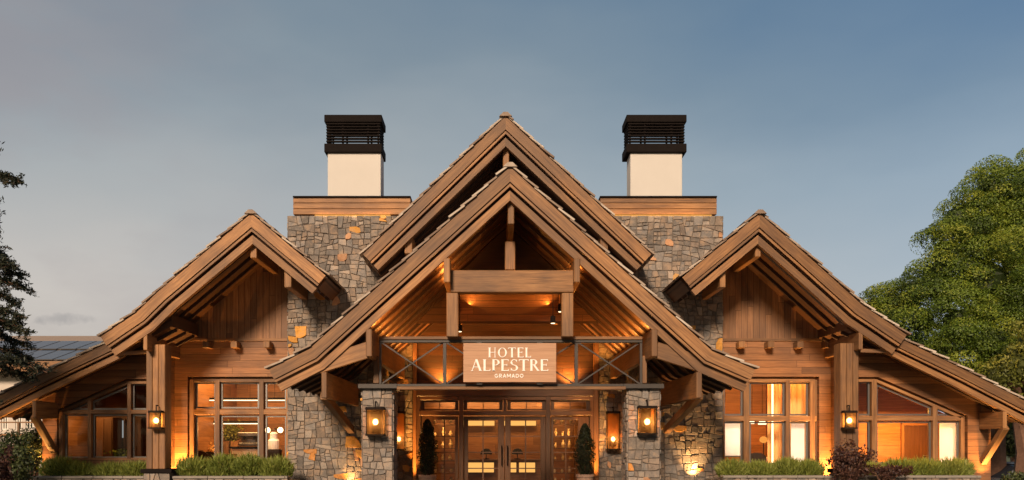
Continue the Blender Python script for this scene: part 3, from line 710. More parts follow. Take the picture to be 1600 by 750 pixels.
# ---- wings
dO=17.75; yO=dO-D
zg=pZ(531,dW)                       # height of the change from level to upright boards
def ev(line,x):
    L=sorted(line)
    if x<=L[0][0]: return L[0][1]
    for (a,za),(b,zb) in zip(L,L[1:]):
        if x<=b: return za+(zb-za)*(x-a)/(b-a)
    return L[-1][1]
def shrink(s,t): return [tuple(p) for p in off(s,t)]
for left in (True,False):
    if left:
        xe=pX(66,dO); xs_=pX(458,dW); top=shrink(WLo,.1)[::-1]+shrink(WLi,.1)[1:]
        low=[(pX(-32,16.95),pZ(634,16.95)-.12),(pX(262,16.95),pZ(487,16.95)-.12)]
        xk=pX(213,16.8)-.1
    else:
        xe=pX(1548,dO); xs_=pX(1121,dW); top=shrink(WRi,.1)[::-1]+shrink(WRo,.1)[1:]
        low=[(pX(1330,16.95),pZ(491,16.95)-.12),(pX(1632,16.95),pZ(642,16.95)-.12)]
        xk=pX(1347,16.8)+.1
    a,b=sorted((xe,xs_))
    # upright boards of the gable
    g0,g1=(xk,xs_) if left else (xs_,xk)
    mb=MB(); wall(mb,g0,g1,zg,top,yW,yW+.2)
    # upright boards: swap the grain direction
    mb.uv=[[(v,u) for u,v in f] for f in mb.uv]; mb.build('gable_wall',W_VER,H)
    mb=MB(); mb.box(g0 if not left else pX(262,dW),g1 if left else pX(1305,dW),yW-.03,yW-.002,zg-.03,zg+.03); mb.build('trim_board',W_BEAM,H,bevel=.004)
    cor=(262,321,365,416) if left else (1160,1205,1251,1296)
    for cx in cor:
        mb=MB(); mb.pbox(cx-5,533,cx+5,543,dW-.28,dW-.001); mb.build('corbel',W_BEAM,H,bevel=.008)
    zb=pZ(724,dW)
    if left:
        h1=(pX(89,dO),pX(236,dO),pZ(717,dO),[(pX(89,dO),pZ(640,dO)),(pX(197,dO),pZ(592,dO)),(pX(236,dO),pZ(592,dO))])
        h2=(pX(293,dW),pX(452,dW),zb,[(pX(293,dW),pZ(588.5,dW)),(pX(452,dW),pZ(588.5,dW))])
        xr=pX(246,dO)
    else:
        h1=(pX(1337,dO),pX(1512,dO),pZ(727,dO),[(pX(1337,dO),pZ(589,dO)),(pX(1372,dO),pZ(589,dO)),(pX(1512,dO),pZ(650,dO))])
        h2=(pX(1126,dW),pX(1280,dW),pZ(728,dW),[(pX(1126,dW),pZ(588.5,dW)),(pX(1280,dW),pZ(588.5,dW))])
        xr=pX(1326,dO)
    m0,m1=sorted((xr,xs_)); o0,o1=sorted((xe,xr))
    tl=lambda x: min(ev(low,x),zg) if ((x<xk) if left else (x>xk)) else zg
    tp=[(x,tl(x)) for x in sorted({m0,xk-.001,xk+.001,m1} if m0<xk<m1 else {m0,m1})]
    mb=MB(); wall(mb,m0,m1,0,tp,yW,yW+.2,[h2]); mb.build('timber_wall',W_SID,H)
    tp=[(x,tl(x)) for x in sorted({o0,xk-.001,xk+.001,o1} if o0<xk<o1 else {o0,o1})]
    mb=MB(); wall(mb,o0,o1,0,tp,yO,yO+.2,[h1])
    zr_=tl(xr-.01 if left else xr+.01); ze=ev(low,xe)
    mb.face([(xr,yO,0),(xr,yW+.2,0),(xr,yW+.2,zr_),(xr,yO,zr_)],[(0,0),(1.1,0),(1.1,zr_),(0,zr_)],.5)
    mb.face([(xe,yO,0),(xe,yO+7,0),(xe,yO+7,ze),(xe,yO,ze)],[(0,0),(7,0),(7,ze),(0,ze)],.5)
    mb.build('timber_wall',W_SID,H)
    # rooms: a shallow outer room and a deep inner one
    yv=19.9-D; yb=yW+4.4
    mb=MB()
    q=[(o0,yv,0),(o1,yv,0),(o1,yv,tl(o1)),(o0,yv,tl(o0))]; mb.face(q,[(p[0],p[2]) for p in q],.5)
    X=xe+(.08 if left else -.08); mb.face([(X,yO+.2,0),(X,yv,0),(X,yv,ze),(X,yO+.2,ze)],[(0,0),(2,0),(2,ze),(0,ze)],.5)
    X=xr+(-.03 if left else .03); mb.face([(X,yO+.2,0),(X,yv,0),(X,yv,zr_),(X,yO+.2,zr_)],[(0,0),(2,0),(2,zr_),(0,zr_)],.5)
    X=xr+(.03 if left else -.03); mb.face([(X,yW+.2,0),(X,yb,0),(X,yb,zr_+.6),(X,yW+.2,zr_+.6)],[(0,0),(4,0),(4,zr_),(0,zr_)],.5)
    X=pX(448,dW)-.05 if left else pX(1131,dW)+.05; mb.face([(X,yW+.2,0),(X,yb,0),(X,yb,5),(X,yW+.2,5)],[(0,0),(4,0),(4,5),(0,5)],.5)
    q=[(m0,yb,0),(m1,yb,0),(m1,yb,5.6),(m0,yb,5.6)]; mb.face(q,[(p[0],p[2]) for p in q],.5)
    mb.build('room_wall',W_INT,H)
    mb=MB(); mb.box(m0+.05,m1-.03,yW+.2,yb,.28,.34); mb.box(o0+.1,o1-.05,yO+.2,yv,.28,.34); mb.build('room_floor',W_FLOOR,H)
# left small window
def L_(*a): return a
window(H,[[(109,640),(136,640),(136,627)],[(141,640),(198,640),(198,602),(141,627)],[(204,640),(232,640),(232,599),(204,599)],
          [(98,716),(136,716),(136,647),(98,647)],[(142,716),(198,716),(198,647),(142,647)],[(204,716),(232,716),(232,647),(204,647)]],
       [(94,643,94,717,6),(92,643.5,236,643.5,6),(93,644,200,597,4.5),(198,597.5,236,597.5,4.5),(139,622,139,717,5.5),(201,597,201,717,6),(91,717,236,717,4)],dO,jamb=[(91,640,91,718,9),(89,643,198,594.5,8),(196,594.5,236,594.5,8)])
window(H,[[(303,638),(335,638),(335,597),(303,597)],[(343,638),(403,638),(403,597),(343,597)],[(413,638),(446,638),(446,597),(413,597)],
          [(303,722),(335,722),(335,649),(303,649)],[(343,722),(403,722),(403,649),(343,649)],[(413,722),(446,722),(446,649),(413,649)]],
       [(299,593,299,724,7),(297,594.5,452,594.5,5),(295,643.5,450,643.5,8),(339,594,339,724,7),(408,594,408,724,7),(449,594,449,724,5),(295,724,450,724,4)],dW,jamb=[(295,588,295,724,10),(293,590.5,452,590.5,10)])
window(H,[[(1132,649),(1162,649),(1162,597),(1132,597)],[(1173,649),(1228,649),(1228,597),(1173,597)],[(1235,649),(1265,649),(1265,597),(1235,597)],
          [(1132,726),(1162,726),(1162,659),(1132,659)],[(1173,726),(1228,726),(1228,659),(1173,659)],[(1235,726),(1265,726),(1265,659),(1235,659)]],
       [(1130,593,1130,728,4),(1128,594.5,1274,594.5,5),(1128,654,1277,654,8),(1167,594,1167,728,9),(1231.5,594,1231.5,728,6),(1270,594,1270,728,8),(1128,728,1277,728,4)],dW,jamb=[(1278,588,1278,728,12),(1126,590.5,1280,590.5,10)])
window(H,[[(1341,649),(1362,649),(1362,596),(1341,596)],[(1372,649),(1458,649),(1458,636),(1372,599)],[(1467,649),(1496,649),(1467,637)],
          [(1341,725),(1362,725),(1362,658),(1341,658)],[(1372,725),(1458,725),(1458,658),(1372,658)],[(1467,725),(1502,725),(1502,658),(1467,658)]],
       [(1337,594.5,1371,594.5,4.5),(1370,594.5,1508,654,4.5),(1337,653.5,1508,653.5,7),(1367,594,1367,727,8),(1462,634,1462,727,7.5),(1505,652,1505,727,6),(1337,727,1510,727,4)],dO,jamb=[(1510,650,1510,727,9),(1337,591.5,1372,591.5,8),(1371,591,1512,651.5,8)])
# ---- outer posts with stone bases
for x0,x1,yt in ((228,258,538),(1313,1342,536)):
    d=17.15; mb=MB(); wpx=(x1-x0)/3
    for i in range(3): mb.pbox(x0+i*wpx+.15,yt,x0+(i+1)*wpx-.15,733,d+(.012 if i==1 else 0),d+.34)
    p=mb.build('post',W_BEAM,H,bevel=.012)
    X0,X1=pX(x0-3,d-.05),pX(x1+8,d-.05); zz_=pZ(739,d-.05)
    mb=MB(); mb.box(X0-.05,X1+.05,d-.12-D,d+.42-D,zz_,pZ(733,d-.1)); mb.build('post_cap',BLACK,p,bevel=.006)
    mb=MB(); stones(mb,(X0,d-.07-D,0),(1,0,0),(0,0,1),(0,-1,0),X1-X0,zz_,.22,int(x0)); q=mb.build('post_base',STONE,p)
    mb=MB(); mb.box(X0+.004,X1-.004,d-.066-D,d+.40-D,0,zz_-.004); mb.build('base_core',MORTAR,p)
# ---- lobby behind the doors
mb=MB(); xa,xb=-2.6,3.2; y0,y1=yR+.32,yR+5.2
mb.face([(xa,y1,0),(xb,y1,0),(xb,y1,3.1),(xa,y1,3.1)],[(xa,0),(xb,0),(xb,3.1),(xa,3.1)],.5)
for X in (xa,xb): mb.face([(X,y0,0),(X,y1,0),(X,y1,3.1),(X,y0,3.1)],[(y0,0),(y1,0),(y1,3.1),(y0,3.1)],.5)
mb.face([(xa,y0-.16,3.1),(xb,y0-.16,3.1),(xb,y1,3.1),(xa,y1,3.1)],[(xa,y0),(xb,y0),(xb,y1),(xa,y1)],.5)
mb.build('room_wall',W_INT,H)
mb=MB(); mb.box(xa,xb,yR+.1,y1,-.02,.035); mb.build('room_floor',W_FLOOR,H)
lamp('lobby_light','AREA',(0.2,yR+2.2,3.0),45,size=2.5,rot=(0,0,0),parent=H)
lamp('lobby_wash','AREA',(0.2,y1-.5,2.9),60,size=4,shape='RECTANGLE',size_y=.2,aim=(0,.5,-1),parent=H)

# ---- led strips on the purlins + porch lights
def strip(parent,x,yp,d0,d1,side,energy,zoff=.03):
    X=pX(x,14.96)+side*.10; Z=pZ(yp,14.96)+zoff
    L=d1-d0
    o=lamp('strip_light','AREA',(X,(d0+d1)/2-D,Z),energy,shape='RECTANGLE',size=L,size_y=.05,parent=parent,aim=(side*.5,0,1))
    return o
ORA=(1,.38,.065)
for x,yp,s,en in ((581,514,1,85),(1018,514,-1,85)):
    o=strip(H,x,yp,15.1,20.3,s,en,-.03); o.data.color=ORA
for xx,s in ((700,-1),(899,1)):
    o=strip(H,xx,403,15.1,17.2,s,30,-.02); o.data.color=ORA
for xx,s in ((703,1),(897,-1)):
    o=strip(H,xx+s*12,403,17.6,20.3,s,60,-.24); o.data.color=ORA
for xx in (690,890):
    lamp('wall_washer','SPOT',(pX(xx,dR-.25),yR-.25,pZ(606,dR)),230,ORA,parent=H,spot_size=R(110),spot_blend=.8,shadow_soft_size=.05,aim=(0,.25,1))
for xx in (647.5,931.5):
    lamp('post_uplight','SPOT',(pX(xx,dR-.3),yR-.42,.15),1000,(1,.46,.10),parent=H,spot_size=R(34),spot_blend=.6,shadow_soft_size=.03,aim=(0,.10,1))
for xx,dd,en in ((868,16.6,1),(880,16.0,1),(718,16.2,1)):
    pass
# ================================================================== THINGS ON THE HOTEL
# ---- hanging sign
def sign():
    d=15.32; y=d-D
    x0,x1,z0,z1=pX(724,d),pX(869,d),pZ(597,d),pZ(536,d)
    root=empty('hotel_sign',((x0+x1)/2,y,z0))
    tag(root,'rectangular timber sign board with white lettering fixed to the steel lattice over the entrance','sign')
    mb=MB(); n=5
    for i in range(n):
        a=z0+(z1-z0)*i/n; b=z0+(z1-z0)*(i+1)/n; mb.box(x0,x1,y,y+.05,a+.001,b-.001,rnd=.45+.1*random.random())
    mb.build('board',wood('sign_wood',(.36,.19,.10),(.46,.25,.14),(.54,.31,.18),dirt=.05),root)
    mb=MB()
    for xx in (x0+.3,x1-.3):
        for zz in (z1,z0): mb.box(xx-.05,xx+.05,y+.052,y+.16,zz-.04,zz+.03)
    mb.build('bracket',STEEL,root)
    # letters as strokes on a 0..w x 0..1 grid
    TH,TN=.17,.055
    def glyph(ch):
        S=[]
        def v(x,w_=TH,a=0,b=1): S.append([(x-w_/2,a),(x+w_/2,a),(x+w_/2,b),(x-w_/2,b)])
        def h(y_,a,b,w_=TN): S.append([(a,y_-w_/2),(b,y_-w_/2),(b,y_+w_/2),(a,y_+w_/2)])
        def ln(x0_,y0_,x1_,y1_,w_): 
            S.append([(x0_-w_/2,y0_),(x0_+w_/2,y0_),(x1_+w_/2,y1_),(x1_-w_/2,y1_)])
        def ser(x,y_,w_=.13): S.append([(x-w_,y_-.0),(x+w_,y_-.0),(x+w_,y_+.045),(x-w_,y_+.045)])
        def arc(cx,cy,rx,ry,a0,a1,k=1.0,n=22):
            P=[];Q=[]
            for i in range(n+1):
                t=R(a0+(a1-a0)*i/n); wd=(TN+(TH-TN)*abs(math.cos(t))**1.4)*k/2
                P.append((cx+(rx+0)*math.cos(t)+wd*math.cos(t),cy+ry*math.sin(t)+TN/2*math.sin(t)))
                Q.append((cx+(rx+0)*math.cos(t)-wd*math.cos(t),cy+ry*math.sin(t)-TN/2*math.sin(t)))
            for i in range(n): S.append([P[i],P[i+1],Q[i+1],Q[i]])
        if ch=='H': v(.16); v(.70,.07); h(.52,.16,.70); ser(.16,0);ser(.16,.955);ser(.70,0,.10);ser(.70,.955,.10); W=.86
        elif ch=='O': arc(.45,.5,.36,.47,0,360,n=36); W=.90
        elif ch=='T': v(.38); h(.97,.0,.76,.06); S.append([(0,1),(.05,1),(.05,.84),(0,.84)]); S.append([(.71,1),(.76,1),(.76,.84),(.71,.84)]); ser(.38,0); W=.76
        elif ch=='E': v(.14); h(.97,.1,.6,.06); h(.52,.14,.5); h(.03,.1,.62,.06); S.append([(.57,1),(.62,1),(.62,.84),(.57,.84)]); S.append([(.59,0),(.64,0),(.64,.16),(.59,.16)]); S.append([(.47,.62),(.51,.62),(.51,.42),(.47,.42)]); W=.66
        elif ch=='L': v(.14); h(.03,.1,.58,.06); ser(.14,.955); S.append([(.55,0),(.60,0),(.60,.17),(.55,.17)]); W=.62
        elif ch=='A': ln(.08,0,.40,1,.06); ln(.74,0,.42,1,TH); h(.33,.2,.62); ser(.08,0,.09); ser(.74,0,.12); W=.84
        elif ch=='P': v(.14); arc(.30,.74,.24,.235,-90,90); h(.972,.1,.30); h(.505,.14,.30); ser(.14,0); W=.62
        elif ch=='R': v(.14); arc(.30,.75,.22,.225,-90,90); h(.972,.1,.30); h(.525,.14,.32); ln(.68,0,.34,.54,TH*.95); ser(.14,0,.1); ser(.70,0,.07); W=.74
        elif ch=='S':
            arc(.31,.745,.21,.23,20,180,.55); arc(.31,.745,.21,.23,180,270,1.0); arc(.31,.26,.23,.235,-90,90,1.0); arc(.31,.26,.23,.235,-170,-90,.55)
            S.append([(.49,.98),(.53,.98),(.53,.78),(.49,.78)]); S.append([(.06,.02),(.10,.02),(.10,.24),(.06,.24)]); W=.60
        return S,W
    def sans(ch):
        S=[];t=.2
        def bar(a,b,c,e): S.append([(a,b),(c,b),(c,e),(a,e)])
        def arc(cx,cy,rx,ry,a0,a1,n=20):
            for i in range(n):
                p,q=R(a0+(a1-a0)*i/n),R(a0+(a1-a0)*(i+1)/n)
                S.append([(cx+rx*math.cos(p),cy+ry*math.sin(p)),(cx+rx*math.cos(q),cy+ry*math.sin(q)),(cx+(rx-t)*math.cos(q),cy+(ry-t)*math.sin(q)),(cx+(rx-t)*math.cos(p),cy+(ry-t)*math.sin(p))])
        if ch=='G': arc(.55,.5,.55,.5,45,325); bar(.6,.34,1.05,.52); bar(.87,.12,1.05,.5); W=1.15
        elif ch=='R': bar(0,0,t,1); arc(.5,.68,.42,.32,-90,90); bar(0,.82,.5,1); bar(0,.36,.5,.54); S.append([(.68,0),(.95,0),(.62,.42),(.36,.42)]); W=1.0
        elif ch=='A': S.append([(0,0),(.24,0),(.66,1),(.44,1)]); S.append([(1.1,0),(.86,0),(.44,1),(.66,1)]); bar(.28,.2,.82,.36); W=1.12
        elif ch=='M': bar(0,0,t,1); bar(1.05,0,1.05+t,1); S.append([(0,1),(.26,1),(.74,.25),(.52,.25)]); S.append([(1.25,1),(.99,1),(.52,.25),(.74,.25)]); W=1.28
        elif ch=='D': bar(0,0,t,1); arc(.5,.5,.55,.5,-90,90); bar(0,.8,.5,1); bar(0,0,.5,.2); W=1.08
        elif ch=='O': arc(.58,.5,.58,.5,0,360,28); W=1.18
        return S,W
    WL=flat('white_letter_paint',(.85,.82,.76),.5,0,.03)
    def line(text,xa,xb,ya,yb,fn,gap):
        za,zb=pZ(yb,d),pZ(ya,d); X0,X1=pX(xa,d),pX(xb,d); Hh=zb-za
        G=[fn(c) for c in text]; tot=sum(g_[1] for g_ in G)+gap*(len(G)-1); kx=(X1-X0)/tot; x=0
        for idx,(S,W) in enumerate(G):
            mb=MB()
            for j,q in enumerate(S):
                yy=y-.010-.0004*(j%5); P=[(X0+(x+a)*kx,za+b*Hh) for a,b in q]
                ar=sum(P[i][0]*P[(i+1)%4][1]-P[(i+1)%4][0]*P[i][1] for i in range(4))
                if ar<0: P=P[::-1]
                mb.face([(a,yy,b) for a,b in P]); 
                for i in range(4):
                    (a,b),(c,e)=P[i],P[(i+1)%4]; mb.face([(a,yy,b),(a,y+.001,b),(c,y+.001,e),(c,yy,e)])
            mb.build('letter',WL,root); x+=W+gap
    line('HOTEL',762.5,830,543.2,558.5,glyph,.13)
    line('ALPESTRE',736,857,561.5,579.5,glyph,.085)
    line('GRAMADO',773,818,584.2,590.2,sans,.2)
sign()

# ---- lanterns
def lantern(loc,w_,h,dp,bulb_z,energy,label,group,cover=False,name='wall_lantern'):
    """loc: wall point at the middle of the lantern's foot; the lantern stands out towards -y"""
    x,y,z=loc; r=empty(name,loc); tag(r,label,'lantern',group)
    mb=MB(); mb.box(x-w_*.28,x+w_*.28,y-.02,y-.001,z+h*.1,z+h*.95); mb.build('backplate',BLACK,r,bevel=.004)
    y0,y1=y-.03-dp,y-.03; t=.018
    mb=MB()
    for a in (x-w_/2,x+w_/2-t):
        for b in (y0,y1-t): mb.box(a,a+t,b,b+t,z+.03,z+h-.05)
    for zz in (z,z+h-.07):
        mb.box(x-w_/2-.012,x+w_/2+.012,y0-.012,y0+t,zz,zz+.03); mb.box(x-w_/2-.012,x+w_/2+.012,y1-t,y1+.012,zz,zz+.03)
        mb.box(x-w_/2-.012,x-w_/2+t,y0+t,y1-t,zz,zz+.03); mb.box(x+w_/2-t,x+w_/2+.012,y0+t,y1-t,zz,zz+.03)
    mb.box(x-w_/2-.006,x+w_/2+.006,y0-.006,y1,z+h-.04,z+h-.022)
    mb.tube((x,(y0+y1)/2,z+h-.022),(x,(y0+y1)/2,z+h+.09),.012); mb.tube((x,(y0+y1)/2,z+h+.085),(x,y-.01,z+h+.085),.012)
    mb.tube((x,(y0+y1)/2,z+.01),(x,(y0+y1)/2,z+bulb_z-.05),.02)
    mb.box(x-w_/2,x+w_/2,y0,y1,z-.002,z+.012)
    mb.build('frame',BLACK,r)
    mb=MB()
    for q in ([(x-w_/2+t,y0+t/2),(x+w_/2-t,y0+t/2)],[(x-w_/2+t/2,y1-t),(x-w_/2+t/2,y0+t)],[(x+w_/2-t/2,y0+t),(x+w_/2-t/2,y1-t)]):
        (a,b),(c,e)=q; mb.face([(a,b,z+.03),(c,e,z+.03),(c,e,z+h-.07),(a,b,z+h-.07)])
    mb.build('glass',LGLASS,r)
    if cover:
        mb=MB(); mb.box(x-w_*.5+t,x+w_*.5-t,y1-.03,y1-.02,z+h*.35,z+h-.08); mb.build('reflector',W_DOOR,r)
    mb=MB(); c=(x,(y0+y1)/2,z+bulb_z); R_=.050
    mb.lathe(c,[(R_*math.sin(R(a_)),-R_*math.cos(R(a_))*1.15) for a_ in (8,30,55,80,105,130,155,172)],14); mb.build('bulb',BULB,r,smooth=True)
    lamp('bulb_light','POINT',(c[0],y0-.06,c[2]),energy,(1,.50,.16),parent=r,shadow_soft_size=.06)
    return r
G1='lanterns on the entrance'
dp_=15.6
lantern((pX(588.5,dp_),dp_-D-.02,pZ(681,dp_)),.33,.56,.2,.26,14,'black box lantern with glowing bulb on the front face of the left stone pier',G1)
lantern((pX(1009,dp_),dp_-D-.02,pZ(679,dp_)),.33,.56,.2,.24,14,'black box lantern with glowing bulb on the front face of the right stone pier',G1)
dl=dR
lantern((pX(623,dl-.15),dl-D-.02,pZ(703,dl)),.32,.98,.2,.27,16,'tall dark lantern with low bulb on the stone wall left of the doors',G1,True)
lantern((pX(958,dl-.15),dl-D-.02,pZ(703,dl)),.32,.98,.2,.27,16,'tall dark lantern with low bulb on the stone wall right of the doors',G1,True)
lantern((pX(243,17.0),17.14-D,pZ(670,17.05)),.25,.40,.16,.17,12,'small wire framed lantern lit on the timber post of the left wing',G1)
lantern((pX(1328,17.0),17.14-D,pZ(670,17.05)),.25,.40,.16,.17,12,'small wire framed lantern lit on the timber post of the right wing',G1)

# ---- porch downlights
for xx,yy,dd,lab in ((864,505,17.0,'small downlight hanging under the porch beam, nearer the middle of the entrance'),(876,487,16.2,'small downlight hanging highest, just left of the right truss post'),(718,518,17.0,'small downlight hanging just right of the left truss post')):
    X,Y,Z=px(xx,yy,dd); r=empty('downlight',(X,Y,Z)); tag(r,lab,'downlight','porch downlights')
    mb=MB(); mb.lathe((X,Y,Z),[(.05,0.0),(.055,.02),(.055,.14),(.02,.16)],12); mb.build('housing',BLACK,r,smooth=False)
    mb=MB(); mb.lathe((X,Y,Z),[(.045,-.006),(.045,.004)],12); mb.build('lens',LEDW,r)
    mb=MB(); mb.tube((X,Y,Z+.15),(X,Y,zc if 703<xx<897 and dd>17.3 else zc+.0),.008); mb.build('stem',BLACK,r)
# ---- ground uplights at the stone and timber
def uplight(X,Y,Z,energy,size,lab,lean=.16,col=(1,.55,.2)):
    r=empty('ground_spotlight',(X,Y,Z)); tag(r,lab,'spotlight','ground spotlights')
    mb=MB(); mb.tube((X,Y,Z+.03),(X,Y+.02,Z+.14),.045,.055,12); mb.build('housing',BLACK,r)
    mb=MB(); mb.tube((X,Y,Z),(X,Y,Z+.05),.012); mb.box(X-.05,X+.05,Y-.05,Y+.05,Z-.01,Z+.006); mb.build('spike',BLACK,r)
    mb=MB(); mb.tube((X,Y+.021,Z+.141),(X,Y+.0215,Z+.143),.045,.045,12); mb.build('lens',LEDW,r)
    lamp('spot_light','SPOT',(X,Y+.03,Z+.16),energy,col,parent=r,spot_size=R(size),spot_blend=.9,shadow_soft_size=.03,aim=(0,lean,1))
uplight(pX(550,dS),yS-.22,.30,130,70,'ground spotlight at the foot of the left stone wall')
uplight(pX(1082,dS),yS-.20,.50,330,78,'ground spotlight throwing a bright patch up the right stone wall',.10)
uplight(pX(280,dW),yW-.30,.4,850,84,'ground spotlight between the left timber post and the large window',.12,(1,.48,.12))
uplight(pX(1293,dW),yW-.30,.4,850,84,'ground spotlight behind the red shrub lighting the timber wall',.12,(1,.48,.12))
uplight(-9.9,yO-.28,.5,260,70,'ground spotlight at the far left corner of the timber wall',.12,(1,.48,.12))
uplight(10.52,yO-.28,.45,260,70,'ground spotlight at the far right corner of the timber wall',.12,(1,.48,.12))

# ================================================================== INTERIORS (seen through the windows)
yb=yW+4.4
def aL(loc,e,size,col=(1,.55,.2),**k): return lamp('room_light','AREA',loc,e,col,parent=H,size=size,**k)
aL((pX(372,20.5),20.5-D,3.6),200,1.6); aL((pX(150,18.8),18.8-D,2.45),14,.6)
aL((pX(1200,20.5),20.5-D,3.7),230,1.6,(1,.46,.10)); aL((pX(1420,18.8),18.8-D,2.35),190,.6,(1,.42,.07))
# linear pendants, left room
for (xa,ya,xb,yb_),d_,lab in (((296,629,330,632),20.4,'thin linear pendant lamp, short tilted one in the left window'),((300,625.5,452,625.5),20.9,'long linear pendant lamp behind the upper panes of the left window'),((298,662,407,662),21.2,'long linear lamp behind the lower panes of the left window')):
    if lab.startswith('thin'): continue
    a=px(xa,ya,d_); b=px(xb,yb_,d_); r=empty('linear_lamp',a); tag(r,lab,'lamp','linear lamps of the left room')
    mb=MB(); mb.beam((a[0],a[1],a[2]+.045),(b[0],b[1],b[2]+.045),.04,.05); mb.build('housing',BLACK,r)
    mb=MB(); mb.beam(a,b,.025,.022); mb.build('tube',LEDW,r)
    mb=MB()
    for t in (.15,.85):
        p=Vector(a).lerp(Vector(b),t); mb.tube(p+Vector((0,0,.06)),p+Vector((0,0,1.2)),.005,n=5)
    mb.build('cable',BLACK,r)
# tables/counter
def furn(name,label,cat,loc,group=None): r=empty(name,loc); tag(r,label,cat,group); return r
d_=20.6; X,Y,Z=px(385,735,d_); r=furn('service_counter','white service counter with dark worktop behind the left window','counter',(X,Y,.34))
mb=MB(); mb.box(X-.38,X+.40,Y,Y+.5,.34,pZ(701,d_)); mb.build('cabinet',WHITE,r,bevel=.01)
mb=MB(); mb.box(X-.42,X+.44,Y-.03,Y+.53,pZ(701,d_)+.002,pZ(698,d_)); mb.build('worktop',BLACK,r,bevel=.005)
mb=MB()
for k in range(3): mb.box(X-.36+k*.26,X-.36+k*.26+.23,Y-.012,Y-.001,.4,pZ(704,d_))
mb.build('cabinet_door',WHITE,r)
X2,_,_=px(360,0,d_); r=furn('side_cabinet','low cream round fronted cabinet left of the service counter','cabinet',(X2,Y+.1,.34))
mb=MB(); mb.lathe((X2,Y+.3,.34),[(.33,0),(.33,pZ(712,d_)-.34),(.30,pZ(711,d_)-.34)],24); mb.build('body',WHITE,r,smooth=False)
mb=MB(); mb.lathe((X2,Y+.3,pZ(711,d_)),[(.36,.002),(.36,.03)],24); mb.build('top',W_DOOR,r)
# coffee machine on counter
zt2=pZ(698,d_); r=furn('coffee_machine','steel coffee machine standing on the white service counter','coffee machine',(X+.05,Y+.25,zt2))
mb=MB(); mb.box(X-.22,X+.30,Y+.08,Y+.42,zt2+.02,zt2+.10); mb.box(X-.22,X+.30,Y+.22,Y+.42,zt2+.10,zt2+.26); mb.box(X-.24,X+.32,Y+.06,Y+.44,zt2+.26,zt2+.36); mb.build('body',SASH,r,bevel=.012)
mb=MB()
for q in (-.1,.16): mb.tube((X+q,Y+.12,zt2+.20),(X+q,Y+.2,zt2+.24),.03); mb.tube((X+q,Y+.02,zt2+.19),(X+q,Y+.12,zt2+.20),.012)
mb.build('group_head',BLACK,r)
# flower arrangement and planting in the left room
def bouquet(name,x_,y_,d2,rx,rz,n,m,label,pot=True,seed=1):
    X,Y,Z=px(x_,y_,d2); r=furn(name,label,'flowers' if 'flower' in name else 'potted plant',(X,Y,.34 if pot else Z-rz))
    FL.append((r,X,Y,Z,rx,rz,n,m,seed))
    mb=MB(); z0=ORI[r.name].z; mb.lathe((X,Y,z0),[(.08,0),(.13,.12),(.10,.3),(.12,.34)],14); mb.build('pot',CLAYPOT,r)
    mb=MB(); mb.tube((X,Y,z0+.3),(X,Y,max(Z,z0+.4)),.02); mb.build('stem',BARK,r)
FL=[]
bouquet('flower_arrangement',315,704,20.9,.24,.26,1300,leaf_mat('amber_petals',[(.25,.09,.02),(.7,.35,.08),(.8,.55,.25)]),'tall amber and brown dried flower arrangement in the first left window column',seed=4)
bouquet('house_tree',357,677,22.2,.30,.24,1800,L_TREE2,'bright green indoor tree behind the middle of the left window',seed=5)
for xx,lab in ((352,'left one of the two narrow timber cabinets behind the counter'),(366,'right one of the two narrow timber cabinets behind the counter')):
    X,Y,_=px(xx,0,21.9); r=furn('cabinet',lab,'cabinet',(X,Y,.34),'timber cabinets behind the counter')
    mb=MB(); mb.box(X-.10,X+.10,Y,Y+.4,.34,pZ(689,21.9)); mb.build('carcass',W_DOOR,r,bevel=.01); mb=MB(); mb.box(X-.09,X+.09,Y-.02,Y-.001,.4,pZ(691,21.9)); mb.build('cabinet_door',W_BEAM,r)
# wall lamp with two globes, left room
d_=21.6; A=px(418,672,d_); B=px(438,672,d_); c=Vector(px(428,670,d_))
r=furn('twin_globe_lamp','wall lamp with two glowing globes behind the left window','lamp',tuple(c))
mb=MB(); mb.tube(A,B,.012); mb.tube(c,c+Vector((0,1.45,0)),.012); mb.build('arm',BLACK,r)
for q in (A,B):
    mb=MB(); mb.lathe(q,[(.07*math.sin(R(a_)),-.07*math.cos(R(a_))) for a_ in (8,30,60,90,120,150,172)],14); mb.build('globe',BULB,r,smooth=True)
lamp('globe_light','POINT',tuple(c-Vector((0,.15,0))),18,(1,.5,.16),parent=r,shadow_soft_size=.08)
# dispenser
X,Y,_=px(428,700,20.9); r=furn('drinks_dispenser','white drinks dispenser on a black base right of the service counter','dispenser',(X,Y,.34))
z0=.34; zA=pZ(702,20.9)
mb=MB(); mb.box(X-.17,X+.17,Y-.15,Y+.15,z0,zA); mb.build('base',DKFAB,r,bevel=.02)
mb=MB(); mb.lathe((X,Y,zA),[(.15,.002),(.15,.22),(.10,.27),(.10,.40),(.06,.44)],16); mb.build('tank',WHITE,r,smooth=False)
